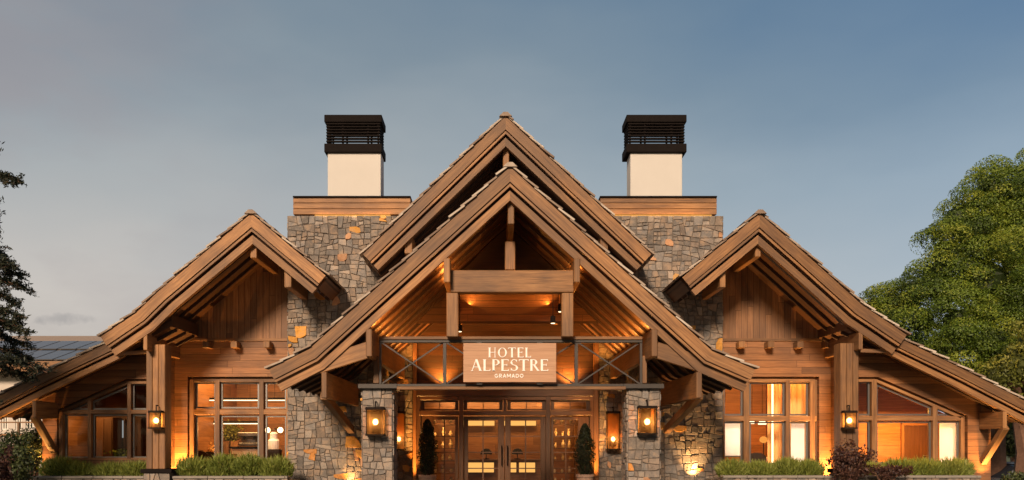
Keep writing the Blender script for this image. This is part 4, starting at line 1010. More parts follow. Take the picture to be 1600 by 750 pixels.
# dining chairs, left room: slatted back
def chair(X,Y,Z,label,m,name='dining_chair',rot=0,group='dining chairs'):
    r=empty(name,(X,Y,Z)); tag(r,label,'chair',group)
    mb=MB(); mb.box(X-.23,X+.23,Y-.23,Y+.23,Z+.43,Z+.49); mb.build('seat',m,r,bevel=.015)
    mb=MB(); pr=[]
    for i in range(9):
        t=-1+2*i/8; pr.append((X+.24*t, Y-.23-.05*(1-t*t)))
    for p,q in zip(pr,pr[1:]): 
        h0=.93-.10*abs((p[0]-X)/.24)**3; h1=.93-.10*abs((q[0]-X)/.24)**3
        mb.hexa([(p[0],p[1],Z+.6),(q[0],q[1],Z+.6),(q[0],q[1]+.035,Z+.6),(p[0],p[1]+.035,Z+.6),(p[0],p[1],Z+h0),(q[0],q[1],Z+h1),(q[0],q[1]+.035,Z+h1),(p[0],p[1]+.035,Z+h0)],rnd=.4)
    mb.build('backrest',m,r)
    for sx_ in (-1,1):
        mb=MB(); mb.tube((X+sx_*.21,Y-.24,Z),(X+sx_*.21,Y-.24,Z+.75),.018); mb.build('leg',W_DOOR,r)
        mb=MB(); mb.tube((X+sx_*.20,Y+.2,Z),(X+sx_*.20,Y+.2,Z+.43),.018); mb.build('leg',W_DOOR,r)
    return r
chair(pX(314,20.2),20.2-D,.34+.12,'dark dining chair in front of the bright table at the left window',DKFAB)
chair(pX(331,20.9),20.9-D,.34+.08,'dark dining chair half hidden by the first window post',DKFAB)
def table(X,Y,Z,w_,h,label,cloth=True):
    r=empty('dining_table',(X,Y,Z)); tag(r,label,'table','dining tables')
    mb=MB(); mb.lathe((X,Y,Z),[(w_/2,h-.03),(w_/2,h)],24); mb.build('table_top',WHITE if cloth else W_DOOR,r)
    mb=MB(); mb.tube((X,Y,Z),(X,Y,Z+h-.03),.04); mb.lathe((X,Y,Z),[(.25,0),(.25,.02),(.05,.04)],16); mb.build('pedestal',BLACK,r)
    if cloth:
        mb=MB(); n=40
        for i in range(n):
            a,b=2*math.pi*i/n,2*math.pi*(i+1)/n; f=lambda t:w_/2+.006+.02*math.sin(t*9); g_=lambda t:w_/2+.004
            mb.face([(X+f(a)*math.cos(a),Y+f(a)*math.sin(a),Z+h-.38),(X+f(b)*math.cos(b),Y+f(b)*math.sin(b),Z+h-.38),(X+g_(b)*math.cos(b),Y+g_(b)*math.sin(b),Z+h+.002),(X+g_(a)*math.cos(a),Y+g_(a)*math.sin(a),Z+h+.002)])
        mb.build('cloth_skirt',CLOTH,r,smooth=True)
table(pX(318,21.6),21.6-D,.34,.9,.85,'round table with pale cloth behind the left window')
table(pX(1201,20.4),20.4-D,.34,.85,.86,'round table with pinkish cloth behind the right window')
chair(pX(1177,20.1),20.1-D,.40,'dark round backed chair beside the cloth covered table at the right window',DKFAB)
# table lamp with orange globe
X,Y,_=px(1193,0,20.5); zt3=.34+.862
r=furn('table_lamp','small table lamp with round orange shade on the cloth covered table','lamp',(X,Y,zt3))
zl=pZ(687,20.5)
mb=MB(); mb.lathe((X,Y,zt3),[(.07,0),(.07,.015),(.012,.03),(.012,zl-zt3-.06)],14); mb.build('base',BLACK,r)
mb=MB(); mb.lathe((X,Y,zl),[(.10*math.sin(R(a_)),-.085*math.cos(R(a_))) for a_ in (15,40,65,90,115,140,165)],18); mb.build('shade',glow('orange_shade',(1,.36,.06),1.0),r,smooth=True)
# ceiling lamps right room
for xx,yy,lab in ((1175,661,'glowing ceiling lamp at the left edge of the middle right window pane'),(1191,662,'larger glowing ceiling lamp inside the middle right window pane')):
    X,Y,Z=px(xx,yy,20.8); r=furn('ceiling_lamp',lab,'lamp',(X,Y,Z),'ceiling lamps of the right room')
    rr_=.06 if xx<1180 else .10
    mb=MB(); mb.lathe((X,Y,Z),[(rr_,-.02),(rr_*1.1,.03),(rr_*.4,.08)],14); mb.build('shade',LEDW,r,smooth=True)
    mb=MB(); mb.tube((X,Y,Z+.08),(X,Y,Z+2),.006,n=5); mb.build('cable',BLACK,r)
# curtains right room
def curtain(xa,xb,ya,yb2,d_,label,m):
    X0,X1=pX(xa,d_),pX(xb,d_); Z0,Z1=pZ(yb2,d_),pZ(ya,d_); r=empty('curtain',((X0+X1)/2,d_-D,Z0)); tag(r,label,'curtain','curtains of the right room')
    mb=MB(); n=max(12,int((X1-X0)/.015)); P=[(X0+(X1-X0)*i/n, d_-D+.035*math.sin(i*.62)+.012*math.sin(i*1.7)) for i in range(n+1)]
    for p,q in zip(P,P[1:]): mb.face([(p[0],p[1],Z0),(q[0],q[1],Z0),(q[0],q[1],Z1),(p[0],p[1],Z1)])
    mb.build('drape',m,r,smooth=True)
    mb=MB(); mb.tube((X0-.08,d_-D,Z1+.02),(X1+.08,d_-D,Z1+.02),.018); mb.build('rail',BLACK,r); return r
CURT=flat('amber_curtain',(.72,.42,.16),.9,0,.12,4)
curtain(1199,1228,560,735,19.6,'amber curtain hanging at the right of the middle right window',CURT)
curtain(1233,1262,560,735,19.5,'amber curtain filling the last column of the right window',CURT)
for xx in (1207,1262):
    X,Y,_=px(xx,0,19.35); r=furn('light_column','slim vertical light tube '+('left of' if xx<1220 else 'right of')+' the narrow window post by the amber curtains','lamp',(X,Y,.34),'vertical light tubes')
    mb=MB(); mb.tube((X,Y,.36),(X,Y,3.4),.022,n=8); mb.build('tube',LEDW,r); mb=MB(); mb.lathe((X,Y,.34),[(.08,0),(.08,.02)],12); mb.build('foot',BLACK,r)
lamp('curtain_light','AREA',(pX(1232,19.2),19.15-D,3.6),50,(1,.52,.16),parent=H,size=1.6,shape='RECTANGLE',size_y=.1,aim=(0,.5,-1))
# roller blinds over lower panes; the far right one stands in for a reflection
for xa,xb,ya,yb2,lab,en in ((1133,1161,660,712,'white roller blind lowered behind the lower pane next to the stone wall',16),(1236,1257,660,726,'white roller blind lowered behind the lower right pane by the amber curtain',14),(1468,1501,660,722,'pale blind standing in for the bright reflection in the narrow pane at the far right of the hotel',7)):
    d_=(dO if xa>1400 else dW)+.32; X0,X1=pX(xa,d_),pX(xb,d_); Z0,Z1=pZ(yb2,d_),pZ(ya,d_)
    r=furn('roller_blind',lab,'blind',((X0+X1)/2,d_-D,Z0),'roller blinds')
    mb=MB(); mb.box(X0,X1,d_-D,d_-D+.004,Z0,Z1); mb.build('fabric',BLINDC,r)
    mb=MB(); mb.tube((X0,d_-D,Z1+.03),(X1,d_-D,Z1+.03),.03); mb.box(X0,X1,d_-D-.008,d_-D+.012,Z0-.03,Z0); mb.build('roller',SASH,r)
    lamp('added_blind_light','AREA',((X0+X1)/2,d_-D+.45,(Z0+Z1)/2),en*.75,(1,.88,.74) if en!=7 else (.55,.78,1),parent=r,shape='RECTANGLE',size=X1-X0,size_y=Z1-Z0,aim=(0,-1,0.001))  # unseen area light added behind each blind to brighten the fabric evenly
# interior door of the far right room, on the back wall
d_=19.89; mb=MB(); mb.pbox(1413,665,1452,760,d_-.04,d_-.001); o=mb.build('interior_door',W_DOOR,H,bevel=.01)
mb=MB(); 
for s in ((1409,661,1413,760),(1452,661,1456,760),(1413,661,1452,665)): mb.pbox(*s,d_-.06,d_)
mb.build('door_casing',W_BEAM,o)
mb=MB(); q=px(1449,712,d_-.06); mb.tube((q[0],q[1],q[2]),(q[0]-.1,q[1],q[2]),.012); mb.tube((q[0],q[1],q[2]),(q[0],q[1]+.04,q[2]),.02); mb.build('handle',LEDW if False else SASH,o)
# cupboard and inner doorway of the far left room
d_=19.3
for x0,x1,m,lab in ((150,176,W_DOOR,'tall dark timber cupboard behind the far left windows'),(207,222,W_DOOR,'narrow tall cupboard behind the pane next to the left timber post')):
    X0,X1=pX(x0,d_),pX(x1,d_); r=furn('cupboard',lab,'cupboard',((X0+X1)/2,d_-D,.34),'cupboards')
    mb=MB(); mb.box(X0,X1,d_-D,d_-D+.5,.34,pZ(652,d_)); mb.build('carcass',m,r,bevel=.01)
    mb=MB(); xm=(X0+X1)/2
    for a_,b_ in ((X0+.02,xm-.01),(xm+.01,X1-.02)): mb.box(a_,b_,d_-D-.02,d_-D-.001,.4,pZ(652,d_)-.04)
    mb.build('cupboard_door',m,r)
X,Y,_=px(183,0,19.5)
mb=MB(); mb.pbox(177,657,193,684,19.84,19.87); o=mb.build('back_window',glow('daylight_pane',(.62,.66,.66),.45),H)
mb=MB()
for s in ((175,655,177,720),(193,655,195,720),(177,655,193,657),(177,684,193,686)): mb.pbox(*s,19.80,19.89)
mb.build('window_frame',W_DOOR,o)
r=furn('house_plant','leafy green plant in a pot behind the far left windows','potted plant',(X,Y,.34))
mb=MB(); mb.lathe((X,Y,.34),[(.12,0),(.17,.3),(.14,.3)],16); mb.build('pot',CLAYPOT,r)
HP=(X,Y,r)
# ---- lobby furniture
r=furn('reception_desk','timber reception desk with warm lit front behind the entrance doors','desk',(.2,yR+3.2,.04))
mb=MB(); mb.box(-.9,1.3,yR+3.0,yR+3.5,.04,1.05); mb.build('body',W_INT,r,bevel=.01)
mb=MB(); mb.box(-.95,1.35,yR+2.95,yR+3.55,1.052,1.09); mb.build('counter_top',W_DOOR,r)
for xx,lab in ((-.28,'dark dome shaped desk lamp seen through the left entrance door'),(.62,'dark dome shaped desk lamp seen through the right entrance door')):
    r=furn('desk_lamp',lab,'lamp',(xx,yR+3.2,1.092),'lobby desk lamps')
    mb=MB(); mb.lathe((xx,yR+3.2,1.092),[(.09,0),(.09,.015),(.012,.03),(.012,.16)],12); mb.build('base',BLACK,r)
    mb=MB(); mb.lathe((xx,yR+3.2,1.092),[(.17,.14),(.15,.22),(.09,.29),(.02,.31)],16); mb.build('shade',DKFAB,r,smooth=True)
for i,(xa_,xb_,za_,zb_) in enumerate(((-.80,-.40,.72,1.0),(-.36,-.06,.72,1.0),(.36,.58,.72,1.0),(.66,1.12,.72,1.0),(-1.15,-.05,2.10,2.25),(.2,1.25,2.10,2.25))):
    Y=yR+(3.0 if i<4 else 5.15); r=furn('backlit_panel',['backlit panel on the reception desk front, leftmost of four','backlit panel on the reception desk front, second from the left','narrow backlit panel on the reception desk front, third from the left','wide backlit panel on the reception desk front, rightmost of four','long amber light slot high above the left entrance door','long amber light slot high above the right entrance door'][i],'light panel',((xa_+xb_)/2,Y,za_),'backlit lobby panels')
    mb=MB(); mb.box(xa_,xb_,Y-.03,Y-.01,za_,zb_); mb.build('panel',PANEL,r); mb=MB(); 
    for s in ((xa_-.03,xb_+.03,za_-.03,za_),(xa_-.03,xb_+.03,zb_,zb_+.03),(xa_-.03,xa_,za_,zb_),(xb_,xb_+.03,za_,zb_)): mb.box(s[0],s[1],Y-.05,Y-.009,s[2],s[3])
    mb.build('panel_frame',W_DOOR,r)
# shelf units with bright objects at both side lights
for xx,lab in ((-1.55,'lobby shelf with glowing vases behind the left side light'),(1.95,'lobby shelf with glowing vases behind the right side light')):
    r=furn('display_shelf',lab,'shelf',(xx,yR+3.6,.04),'lobby shelves')
    mb=MB()
    for k in range(6): mb.box(xx-.35,xx+.35,yR+3.4,yR+3.75,.3+k*.36,.33+k*.36)
    for a_ in (xx-.38,xx+.35): mb.box(a_,a_+.03,yR+3.4,yR+3.75,.04,2.3)
    mb.build('shelves',W_DOOR,r)
    mb=MB(); rs=random.Random(int(xx*10))
    for k in range(6):
        for j in range(3):
            h=rs.uniform(.1,.26); x_=xx-.22+j*.22+rs.uniform(-.03,.03); mb.lathe((x_,yR+3.55,.332+k*.36),[(.03,0),(rs.uniform(.04,.07),h*.4),(.025,h*.8),(.035,h)],10)
    mb.build('vases',flat('amber_ceramic',(.8,.55,.28),.35,0,.3,5),r,smooth=True)
    lamp('shelf_light','POINT',(xx,yR+3.15,1.9),14,(1,.5,.15),parent=r,shadow_soft_size=.1)
# ================================================================== PLANTS AND SURROUNDINGS
def cards(name,P,Nn,size,m,parent=None,origin=(0,0,0),seed=0,aspect=.5,rnd=None,jit=.8,extra=None):
    """many small leaf faces. P (n,3) positions, Nn (n,3) outward directions"""
    rg=np.random.default_rng(seed); n=len(P)
    nn=Nn+rg.normal(0,jit,(n,3)); nn/=np.linalg.norm(nn,axis=1)[:,None]+1e-9
    t=rg.normal(0,1,(n,3)); t-= (t*nn).sum(1)[:,None]*nn; t/=np.linalg.norm(t,axis=1)[:,None]+1e-9
    b=np.cross(nn,t); s=(size*rg.uniform(.6,1.35,n))[:,None]
    t=t*s; b=b*s*aspect
    V=np.stack([P-t*.5,P+b*.5,P+t*.5,P-b*.5],1).reshape(-1,3)-np.array(origin)
    me=bpy.data.meshes.new(name); me.vertices.add(4*n); me.vertices.foreach_set('co',V.ravel())
    me.loops.add(4*n); me.loops.foreach_set('vertex_index',np.arange(4*n)); me.polygons.add(n)
    me.polygons.foreach_set('loop_start',np.arange(0,4*n,4)); me.polygons.foreach_set('loop_total',np.full(n,4)); me.update(calc_edges=True)
    at=me.attributes.new('rnd','FLOAT','FACE'); r=rg.random(n) if rnd is None else np.clip(rnd+rg.normal(0,.12,n),0,1); at.data.foreach_set('value',r)
    me.materials.append(m); o=bpy.data.objects.new(name,me); C.objects.link(o)
    if parent is not None: o.parent=parent
    else: o.location=origin
    ORI[o.name]=Vector(origin); return o
def puffs(blobs,rg,sub,rsub,per,thick=.35,flat_=.8):
    """sub-clumps scattered over each big blob, leaf positions over each sub-clump"""
    P=[];Q=[];Rn=[]
    for (cx,cy,cz,r) in blobs:
        ns=int(sub*r*r)
        d=rg.normal(0,1,(ns,3)); d/=np.linalg.norm(d,axis=1)[:,None]
        d[:,1]=-np.abs(d[:,1])*.9+rg.normal(0,.35,ns)
        c=np.array((cx,cy,cz))+d*r*rg.uniform(.72,1.02,ns)[:,None]
        rs_=rsub*rg.uniform(.55,1.35,ns); tone=rg.random(ns)
        for k in range(ns):
            n=int(per*rs_[k]**2); e=rg.normal(0,1,(n,3)); e/=np.linalg.norm(e,axis=1)[:,None]
            e[:,2]=np.abs(e[:,2])*rg.choice([1,1,1,-1],n)
            rad=rs_[k]*(1-thick*rg.random(n)**2)
            q=c[k]+e*rad[:,None]*np.array((1,1,flat_)); P.append(q); Q.append(e); Rn.append(np.full(n,.08+.75*tone[k]))
    return np.concatenate(P),np.concatenate(Q),np.concatenate(Rn)
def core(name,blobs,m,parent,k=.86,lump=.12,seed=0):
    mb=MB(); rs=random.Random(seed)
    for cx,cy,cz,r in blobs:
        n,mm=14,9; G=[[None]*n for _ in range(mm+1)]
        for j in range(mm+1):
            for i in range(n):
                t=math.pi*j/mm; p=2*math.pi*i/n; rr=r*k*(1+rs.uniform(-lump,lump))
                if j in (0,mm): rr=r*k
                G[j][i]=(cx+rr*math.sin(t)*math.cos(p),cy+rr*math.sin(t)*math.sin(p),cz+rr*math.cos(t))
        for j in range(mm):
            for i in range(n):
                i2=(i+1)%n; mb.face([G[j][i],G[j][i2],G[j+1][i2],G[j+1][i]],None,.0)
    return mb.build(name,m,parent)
def limb(mb,pts,r0,r1):
    n=len(pts)
    for i in range(n-1):
        a=r0+(r1-r0)*i/(n-1); b=r0+(r1-r0)*(i+1)/(n-1); mb.tube(pts[i],pts[i+1],a,b,8,caps=False)
# ---- big round-crowned tree on the right
def pb(x,y,d,rpx): p=px(x,y,d); return (p[0],p[1],p[2],rpx*d/F)
def tree(name,label,blobs_px,d,trunk_px,m,seed,sub=9,rsub=.55,per=900,leaf=.13,cat='tree',zb=0,limbs=(),corek=.80,group=None):
    rg=np.random.default_rng(seed)
    B=[pb(x,y,d+dd,r) for x,y,r,dd in blobs_px]
    tx=pX(trunk_px,d); root=empty(name,(tx,d-D+.3,zb)); tag(root,label,cat,group)
    mb=MB(); rs=random.Random(seed); top=max(b[2] for b in B)
    pts=[(tx,d-D+.3,zb-.1),(tx+.1,d-D+.4,zb+top*.3),(tx-.1,d-D+.5,zb+top*.6),(tx,d-D+.5,top)]
    limb(mb,pts,.42,.08)
    for b in B: limb(mb,[(tx,d-D+.45,max(zb+1.0,b[2]-b[3]*1.2)),((tx+b[0])/2,(d-D+.3+b[1])/2,b[2]-b[3]*.5),(b[0],b[1],b[2])],.16,.05)
    for (xa,ya,xb,yb3,dd,r_) in limbs: limb(mb,[px(xa,ya,d+dd),px((xa+xb)/2+3,(ya+yb3)/2-3,d+dd),px(xb,yb3,d+dd)],r_,r_*.6)
    mb.build('trunk',BARK,root)
    P,Q,Rn=puffs(B,rg,sub,rsub,per)
    cr=cards('crown',P,Q,leaf,m,root,tuple(ORI[root.name]),seed,.45,Rn,.5)
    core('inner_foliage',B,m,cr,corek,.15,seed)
    return root
tree('cedar_tree','tall green cedar with a broad clumpy crown towering behind the right end of the hotel',
 [(1590,315,50,0),(1530,365,58,0),(1590,390,62,-.5),(1482,400,48,-.4),(1540,440,60,-1),(1475,455,44,-.8),(1600,480,60,-1.2),(1500,510,52,-1.6),(1440,500,34,-1.0),(1560,545,55,-1.8),(1630,300,60,.5),(1640,400,70,0),(1650,520,70,-1),(1497,345,40,-.2),(1548,302,42,0),(1462,430,38,-.6),(1475,560,44,-1.5),(1510,590,46,-1.6),(1545,612,44,-1.6),(1590,630,46,-1.6)],
 27,1560,L_TREE,5,sub=22,rsub=.48,per=2300,leaf=.075,corek=.5)
tree('round_tree','smaller round green tree peeping over the right roof in front of the cedar',
 [(1395,478,38,0),(1366,478,26,0),(1372,500,26,-.3),(1425,470,30,0),(1405,520,34,-.4),(1428,545,32,-.4),(1455,565,34,-.5)],30,1400,L_TREE,8,sub=24,corek=.45,rsub=.42,per=2300,leaf=.075)
tree('yellow_tree','yellowish green tree low at the right edge above the roof',
 [(1590,570,38,0),(1620,545,46,0),(1560,590,24,0),(1625,610,40,0)],23,1615,L_TREE2,11,sub=28,corek=.6,rsub=.32,per=1200,leaf=.10)
tree('dark_tree','dark green tree under the far right eave behind the parked car',
 [(1572,680,30,0),(1600,665,36,0),(1560,650,26,.5),(1630,690,40,0),(1545,690,20,.6),(1580,700,22,.4)],31,1600,L_BUSH,14,corek=.6,sub=20,rsub=.4,per=700,leaf=.13)
# ---- conifer at the left edge
def conifer():
    d=15.0; tx=pX(-62,d); root=empty('conifer_tree',(tx,d-D,0)); tag(root,'dark conifer with drooping needled branches reaching in at the left edge','tree')
    rs=random.Random(4); rg=np.random.default_rng(4)
    mb=MB(); limb(mb,[(tx,d-D,0),(tx+.05,d-D,3),(tx,d-D,6),(tx,d-D,8.4)],.22,.03); br=[]
    spec=[(278,30,.7),(395,8,.6),(410,20,.7),(432,38,.9),(452,56,1.),(470,28,.9),(492,34,1.),(515,42,1.),(540,48,1.1),(560,55,1.2),(578,74,1.3),(590,52,1.3),(340,-8,.6),(365,-2,.6),(505,18,.9),(310,-10,.6)]
    P=[];Q=[]
    for y_,x_,k in spec:
        tip=Vector(px(x_,y_+4,d+rs.uniform(-.5,.5))); base_=Vector((tx,d-D,tip.z+.25+rs.random()*.2)); br.append((base_,tip))
    for i in range(130):
        z=rs.uniform(1.8,8.2); L=((8.8-z)*.26+.2)*rs.uniform(.5,1); a_=rs.uniform(0,6.28); t=Vector((tx+L*math.cos(a_),d-D+L*math.sin(a_),z-.3))
        if (t.x-0)*F/(t.y+D)+VX>-8: continue
        br.append((Vector((tx,d-D,z)),t))
    for a_,b_ in br:
        mid=(a_+b_)/2+Vector((0,0,.08)); limb(mb,[a_,mid,b_],.035,.008)
        L=(b_-a_).length
        for s in range(int(L*36)):
            t=rs.random()**.6; p=a_.lerp(b_,t)+Vector((0,0,.08*4*t*(1-t)))
            tw=Vector((rs.uniform(-.6,.6),rs.uniform(-.6,.6),rs.uniform(-.5,.25))).normalized()*rs.uniform(.12,.34)*(1.25-t*.6)
            mb.tube(p,p+tw,.006,.003,4,caps=False)
            for k in range(26):
                u=rs.random(); c=p+tw*u; P.append(c+Vector((rs.gauss(0,.03),rs.gauss(0,.03),rs.gauss(0,.025)))); Q.append(Vector((rs.gauss(0,.5),rs.gauss(0,.5),1)))
    mb.build('trunk',BARK,root)
    cards('needles',np.array([tuple(p) for p in P]),np.array([tuple(q) for q in Q]),.085,L_CONIFER,root,tuple(ORI[root.name]),4,.28,None,.9)
conifer()
# ---- hedges in stone planters
def planter(xa,xb,ytop,label,hl,seed,d=17.1,hy=718,x_end=None):
    X0,X1=pX(xa,d),pX(xb,d); zt_=pZ(ytop,d); y=d-D
    r=empty('planter_wall',((X0+X1)/2,y,0)); tag(r,label,'planter','stone planters under the windows')
    mb=MB(); stones(mb,(X0,y,0),(1,0,0),(0,0,1),(0,-1,0),X1-X0,zt_-.05,.25,seed); mb.build('stone_face',STONE,r)
    mb=MB(); mb.box(X0+.002,X1-.002,y+.005,y+.2,0,zt_-.06); mb.box(X0+.002,X1-.002,y+.2,(yO if (xa<100 or xa>1340) else yW)-.02,0,zt_-.12); mb.build('planter_body',MORTAR,r)
    mb=MB(); x=X0
    while x<X1-.05:
        x2=min(x+random.uniform(.5,.9),X1); mb.box(x+.004,x2-.004,y-.045,y+.22,zt_-.05,zt_); x=x2
    mb.build('coping',CONC,r,bevel=.008)
    # hedge of fine upright sprigs
    rg=np.random.default_rng(seed); W=X1-X0-.1; n=int(4600*W); h0=zt_-.1; hh=pZ(hy,d+.3)-h0
    nb=max(3,int(W/.55)); bx=X0+.05+W*(np.arange(nb)+.5+rg.uniform(-.15,.15,nb))/nb; bh=hh*rg.uniform(.72,1.16,nb); bw=W/nb*.62*rg.uniform(.9,1.25,nb)
    k=rg.integers(0,nb,n); u=rg.normal(0,1,(n,3)); u/=np.linalg.norm(u,axis=1)[:,None]; rad=rg.random(n)**.33
    Pp=np.stack([bx[k]+u[:,0]*bw[k]*rad, y+.42+u[:,1]*.32*rad, h0+bh[k]*.45+u[:,2]*bh[k]*.58*rad],1)
    Pp[:,0]=np.clip(Pp[:,0],X0+.02,X1-.02+ (0)); Pp[:,2]=np.maximum(Pp[:,2],h0)
    root=empty('hedge',((X0+X1)/2,y+.42,h0)); tag(root,hl,'hedge','hedges in the planters')
    # sprigs: thin blades fanning upwards and outwards
    dirs=np.stack([u[:,0]*.7+rg.normal(0,.35,n),u[:,1]*.7+rg.normal(0,.35,n),np.abs(u[:,2])*.6+.75+rg.normal(0,.25,n)],1); dirs/=np.linalg.norm(dirs,axis=1)[:,None]
    L=rg.uniform(.05,.16,n)[:,None]; t=np.cross(dirs,rg.normal(0,1,(n,3))); t/=np.linalg.norm(t,axis=1)[:,None]; t*=.010
    V=np.stack([Pp-t,Pp+t,Pp+dirs*L],1).reshape(-1,3)-np.array(ORI[root.name])
    me=bpy.data.meshes.new('foliage'); me.vertices.add(3*n); me.vertices.foreach_set('co',V.ravel()); me.loops.add(3*n); me.loops.foreach_set('vertex_index',np.arange(3*n)); me.polygons.add(n)
    me.polygons.foreach_set('loop_start',np.arange(0,3*n,3)); me.polygons.foreach_set('loop_total',np.full(n,3)); me.update(calc_edges=True)
    tone=rg.random(nb)*.25; at=me.attributes.new('rnd','FLOAT','FACE'); at.data.foreach_set('value',np.clip(.15+.55*rg.random(n)+tone[k],0,1))
    me.materials.append(L_HEDGE); o=bpy.data.objects.new('foliage',me); C.objects.link(o); o.parent=root
    mb=MB()
    for i in range(nb):
        for q in range(5):
            a_=rg.uniform(-.5,.5); mb.tube((bx[i]+a_*.1,y+.42,h0-.03),(bx[i]+a_*bw[i],y+.42+rg.uniform(-.2,.2),h0+bh[i]*.7),.010,.004,5)
    mb.build('stems',BARK,root)
planter(48,226,744,'stone planter wall at the far left of the facade','low feathery green hedge in the far left planter',31)
planter(270,450,744,'stone planter wall between the left post and the stone wall','low feathery green hedge under the large left window',32)
planter(1129,1302,743,'stone planter wall right of the entrance under the dining window','low feathery green hedge under the dining window right of the entrance',33,hy=721)
planter(1346,1532,743,'stone planter wall at the far right of the facade','low feathery green hedge in the far right planter',34,hy=723)
# ---- red-leaved shrub before the right post
def shrub(name,label,cat,c,rx,ry,rz,n,leaf,m,seed,zbase,stemn=9,asp=.55,origin=None,hole=.0):
    rg=np.random.default_rng(seed); rs=random.Random(seed); root=empty(name,(c[0],c[1],zbase)); tag(root,label,cat)
    nk=26; d=rg.normal(0,1,(nk,3)); d/=np.linalg.norm(d,axis=1)[:,None]; cc=np.array(c)+d*np.array((rx,ry,rz))*rg.uniform(.25,1,nk)[:,None]
    k=rg.integers(0,nk,n); P=cc[k]+rg.normal(0,1,(n,3))*np.array((rx,ry,rz))*.17; P[:,2]=np.maximum(P[:,2],zbase)
    mb=MB()
    for i in range(nk): limb(mb,[(c[0]+rs.uniform(-.05,.05),c[1],zbase-.05),tuple((np.array(c)*.5+cc[i]*.5)+np.array((0,0,-rz*.2))),tuple(cc[i])],.018,.005)
    mb.build('stems',BARK,root)
    Q=P-np.array(c); Q/=np.linalg.norm(Q,axis=1)[:,None]+1e-6; cards('leaves',P,Q,leaf,m,root,tuple(ORI[root.name]),seed,asp)
    return root
x,y,z=px(1327,722,16.7); shrub('red_maple_shrub','dark red leaved shrub in front of the timber post of the right wing','shrub',(x,y,z),.44,.3,.40,2600,.065,L_RED,41,.5)
x,y,z=px(1385,737,16.7); shrub('red_ground_shrub','low dark red shrub spreading over the planter edge right of the maple','shrub',(x,y,z),.50,.22,.17,1700,.055,L_RED,42,.45)
x,y,z=px(22,722,15.0); shrub('green_shrub','loose green shrub at the lower left edge before the neighbouring house','shrub',(x,y,z),.42,.4,.50,6000,.055,L_BUSH,43,.0)
x,y,z=px(52,700,18.0); shrub('young_tree','leafy green bush standing just left of the corner of the hotel','bush',(x,y,z),.36,.4,.42,5000,.06,L_BUSH,44,.0)
x,y,z=px(0,735,14.0); shrub('purple_shrub','dark purple shrub in the bottom left corner','shrub',(x,y,z),.25,.3,.45,2500,.06,L_RED,45,.0)
x,y,z=px(1593,752,15.5); shrub('corner_shrub','small green shrub in the bottom right corner','shrub',(x,y,z),.35,.3,.20,3500,.05,L_BUSH,46,.0)
X,Y,r=HP; rg=np.random.default_rng(3); n=1500; P=np.stack([X+rg.normal(0,.13,n),Y+rg.normal(0,.13,n),.66+rg.random(n)*.75],1); cards('leaves',P,rg.normal(0,1,(n,3)),.08,L_TREE,r,tuple(ORI[r.name]),3,.5)
for r,X,Y,Z,rx,rz,n,m,sd_ in FL:
    rg=np.random.default_rng(sd_); P=np.stack([X+rg.normal(0,rx*.5,n),Y+rg.normal(0,rx*.4,n),Z+rg.normal(0,rz*.45,n)],1); cards('leaves',P,rg.normal(0,1,(n,3)),.075,m,r,tuple(ORI[r.name]),sd_,.6)
# ---- potted topiaries
for xx,yt,yp,lab in ((668,655,742,'dark clipped evergreen in a clay pot left of the entrance doors'),(914,662,741,'dark clipped evergreen in a clay pot right of the entrance doors')):
    d_=19.6; X,Y,_=px(xx,0,d_); zp=pZ(yp,d_); zt_=pZ(yt,d_)
    r=empty('potted_evergreen',(X,Y,.02)); tag(r,lab,'potted plant','potted evergreens by the doors')
    mb=MB(); mb.lathe((X,Y,.02),[(.13,0),(.16,.1),(.20,zp-.1),(.22,zp-.08),(.22,zp-.02),(.19,zp-.02),(.18,zp-.06)],20); mb.build('pot',CLAYPOT,r)
    mb=MB(); mb.tube((X,Y,.3),(X,Y,zt_-.2),.02,.008); mb.build('stem',BARK,r)
    rg=np.random.default_rng(int(xx)); n=6500; t=rg.random(n)**.8; a_=rg.uniform(0,6.28,n); lmp=1+.16*np.sin(t*23+np.sin(a_*3+xx)*1.5)+.12*np.sin(a_*5+t*31); prof=.235*lmp*np.sin(np.clip(t,0,1)*2.9+.2)**.6*(1-t*.35)
    rr_=prof*np.sqrt(rg.uniform(.3,1.35,n)); P=np.stack([X+rr_*np.cos(a_),Y+rr_*np.sin(a_),zp+t*(zt_-zp)],1)
    Q=np.stack([np.cos(a_),np.sin(a_),np.full(n,.5)],1); cards('foliage',P,Q,.045,L_TOPI,r,tuple(ORI[r.name]),int(xx),.5)
# ================================================================== NEIGHBOURING HOUSE
dn=44; Hn=empty('neighbouring_house',px(60,690,dn)[:2]+(0,)); tag(Hn,'pale neighbouring house with brown fascia at the left behind the conifer','house')
WALLP=flat('pale_render',(.55,.48,.42),.9,0,.12,1.5); yn=dn-D
mb=MB(); X0,X1=pX(-260,dn),pX(226,dn); zf=pZ(578,dn)
def NW(x0,y0,x1,y1,dd=0): return (pX(x0,dn+dd),pX(x1,dn+dd),dn+dd-D)
wins=[(pX(a,dn),pX(b,dn),pZ(672,dn),[(pX(a,dn),pZ(636,dn)),(pX(b,dn),pZ(636,dn))]) for a,b in ((-60,-38),(-30,-4),(2,12),(24,34),(40,52))]
wall(mb,X0,X1,0,[(X0,zf),(X1,zf)],yn,yn+.3,wins); mb.box(X0,X1,yn+8,yn+8.3,0,zf); mb.box(X0,X0+.3,yn+.3,yn+8,0,zf); mb.box(X1-.3,X1,yn+.3,yn+8,0,zf); mb.build('wall',WALLP,Hn)
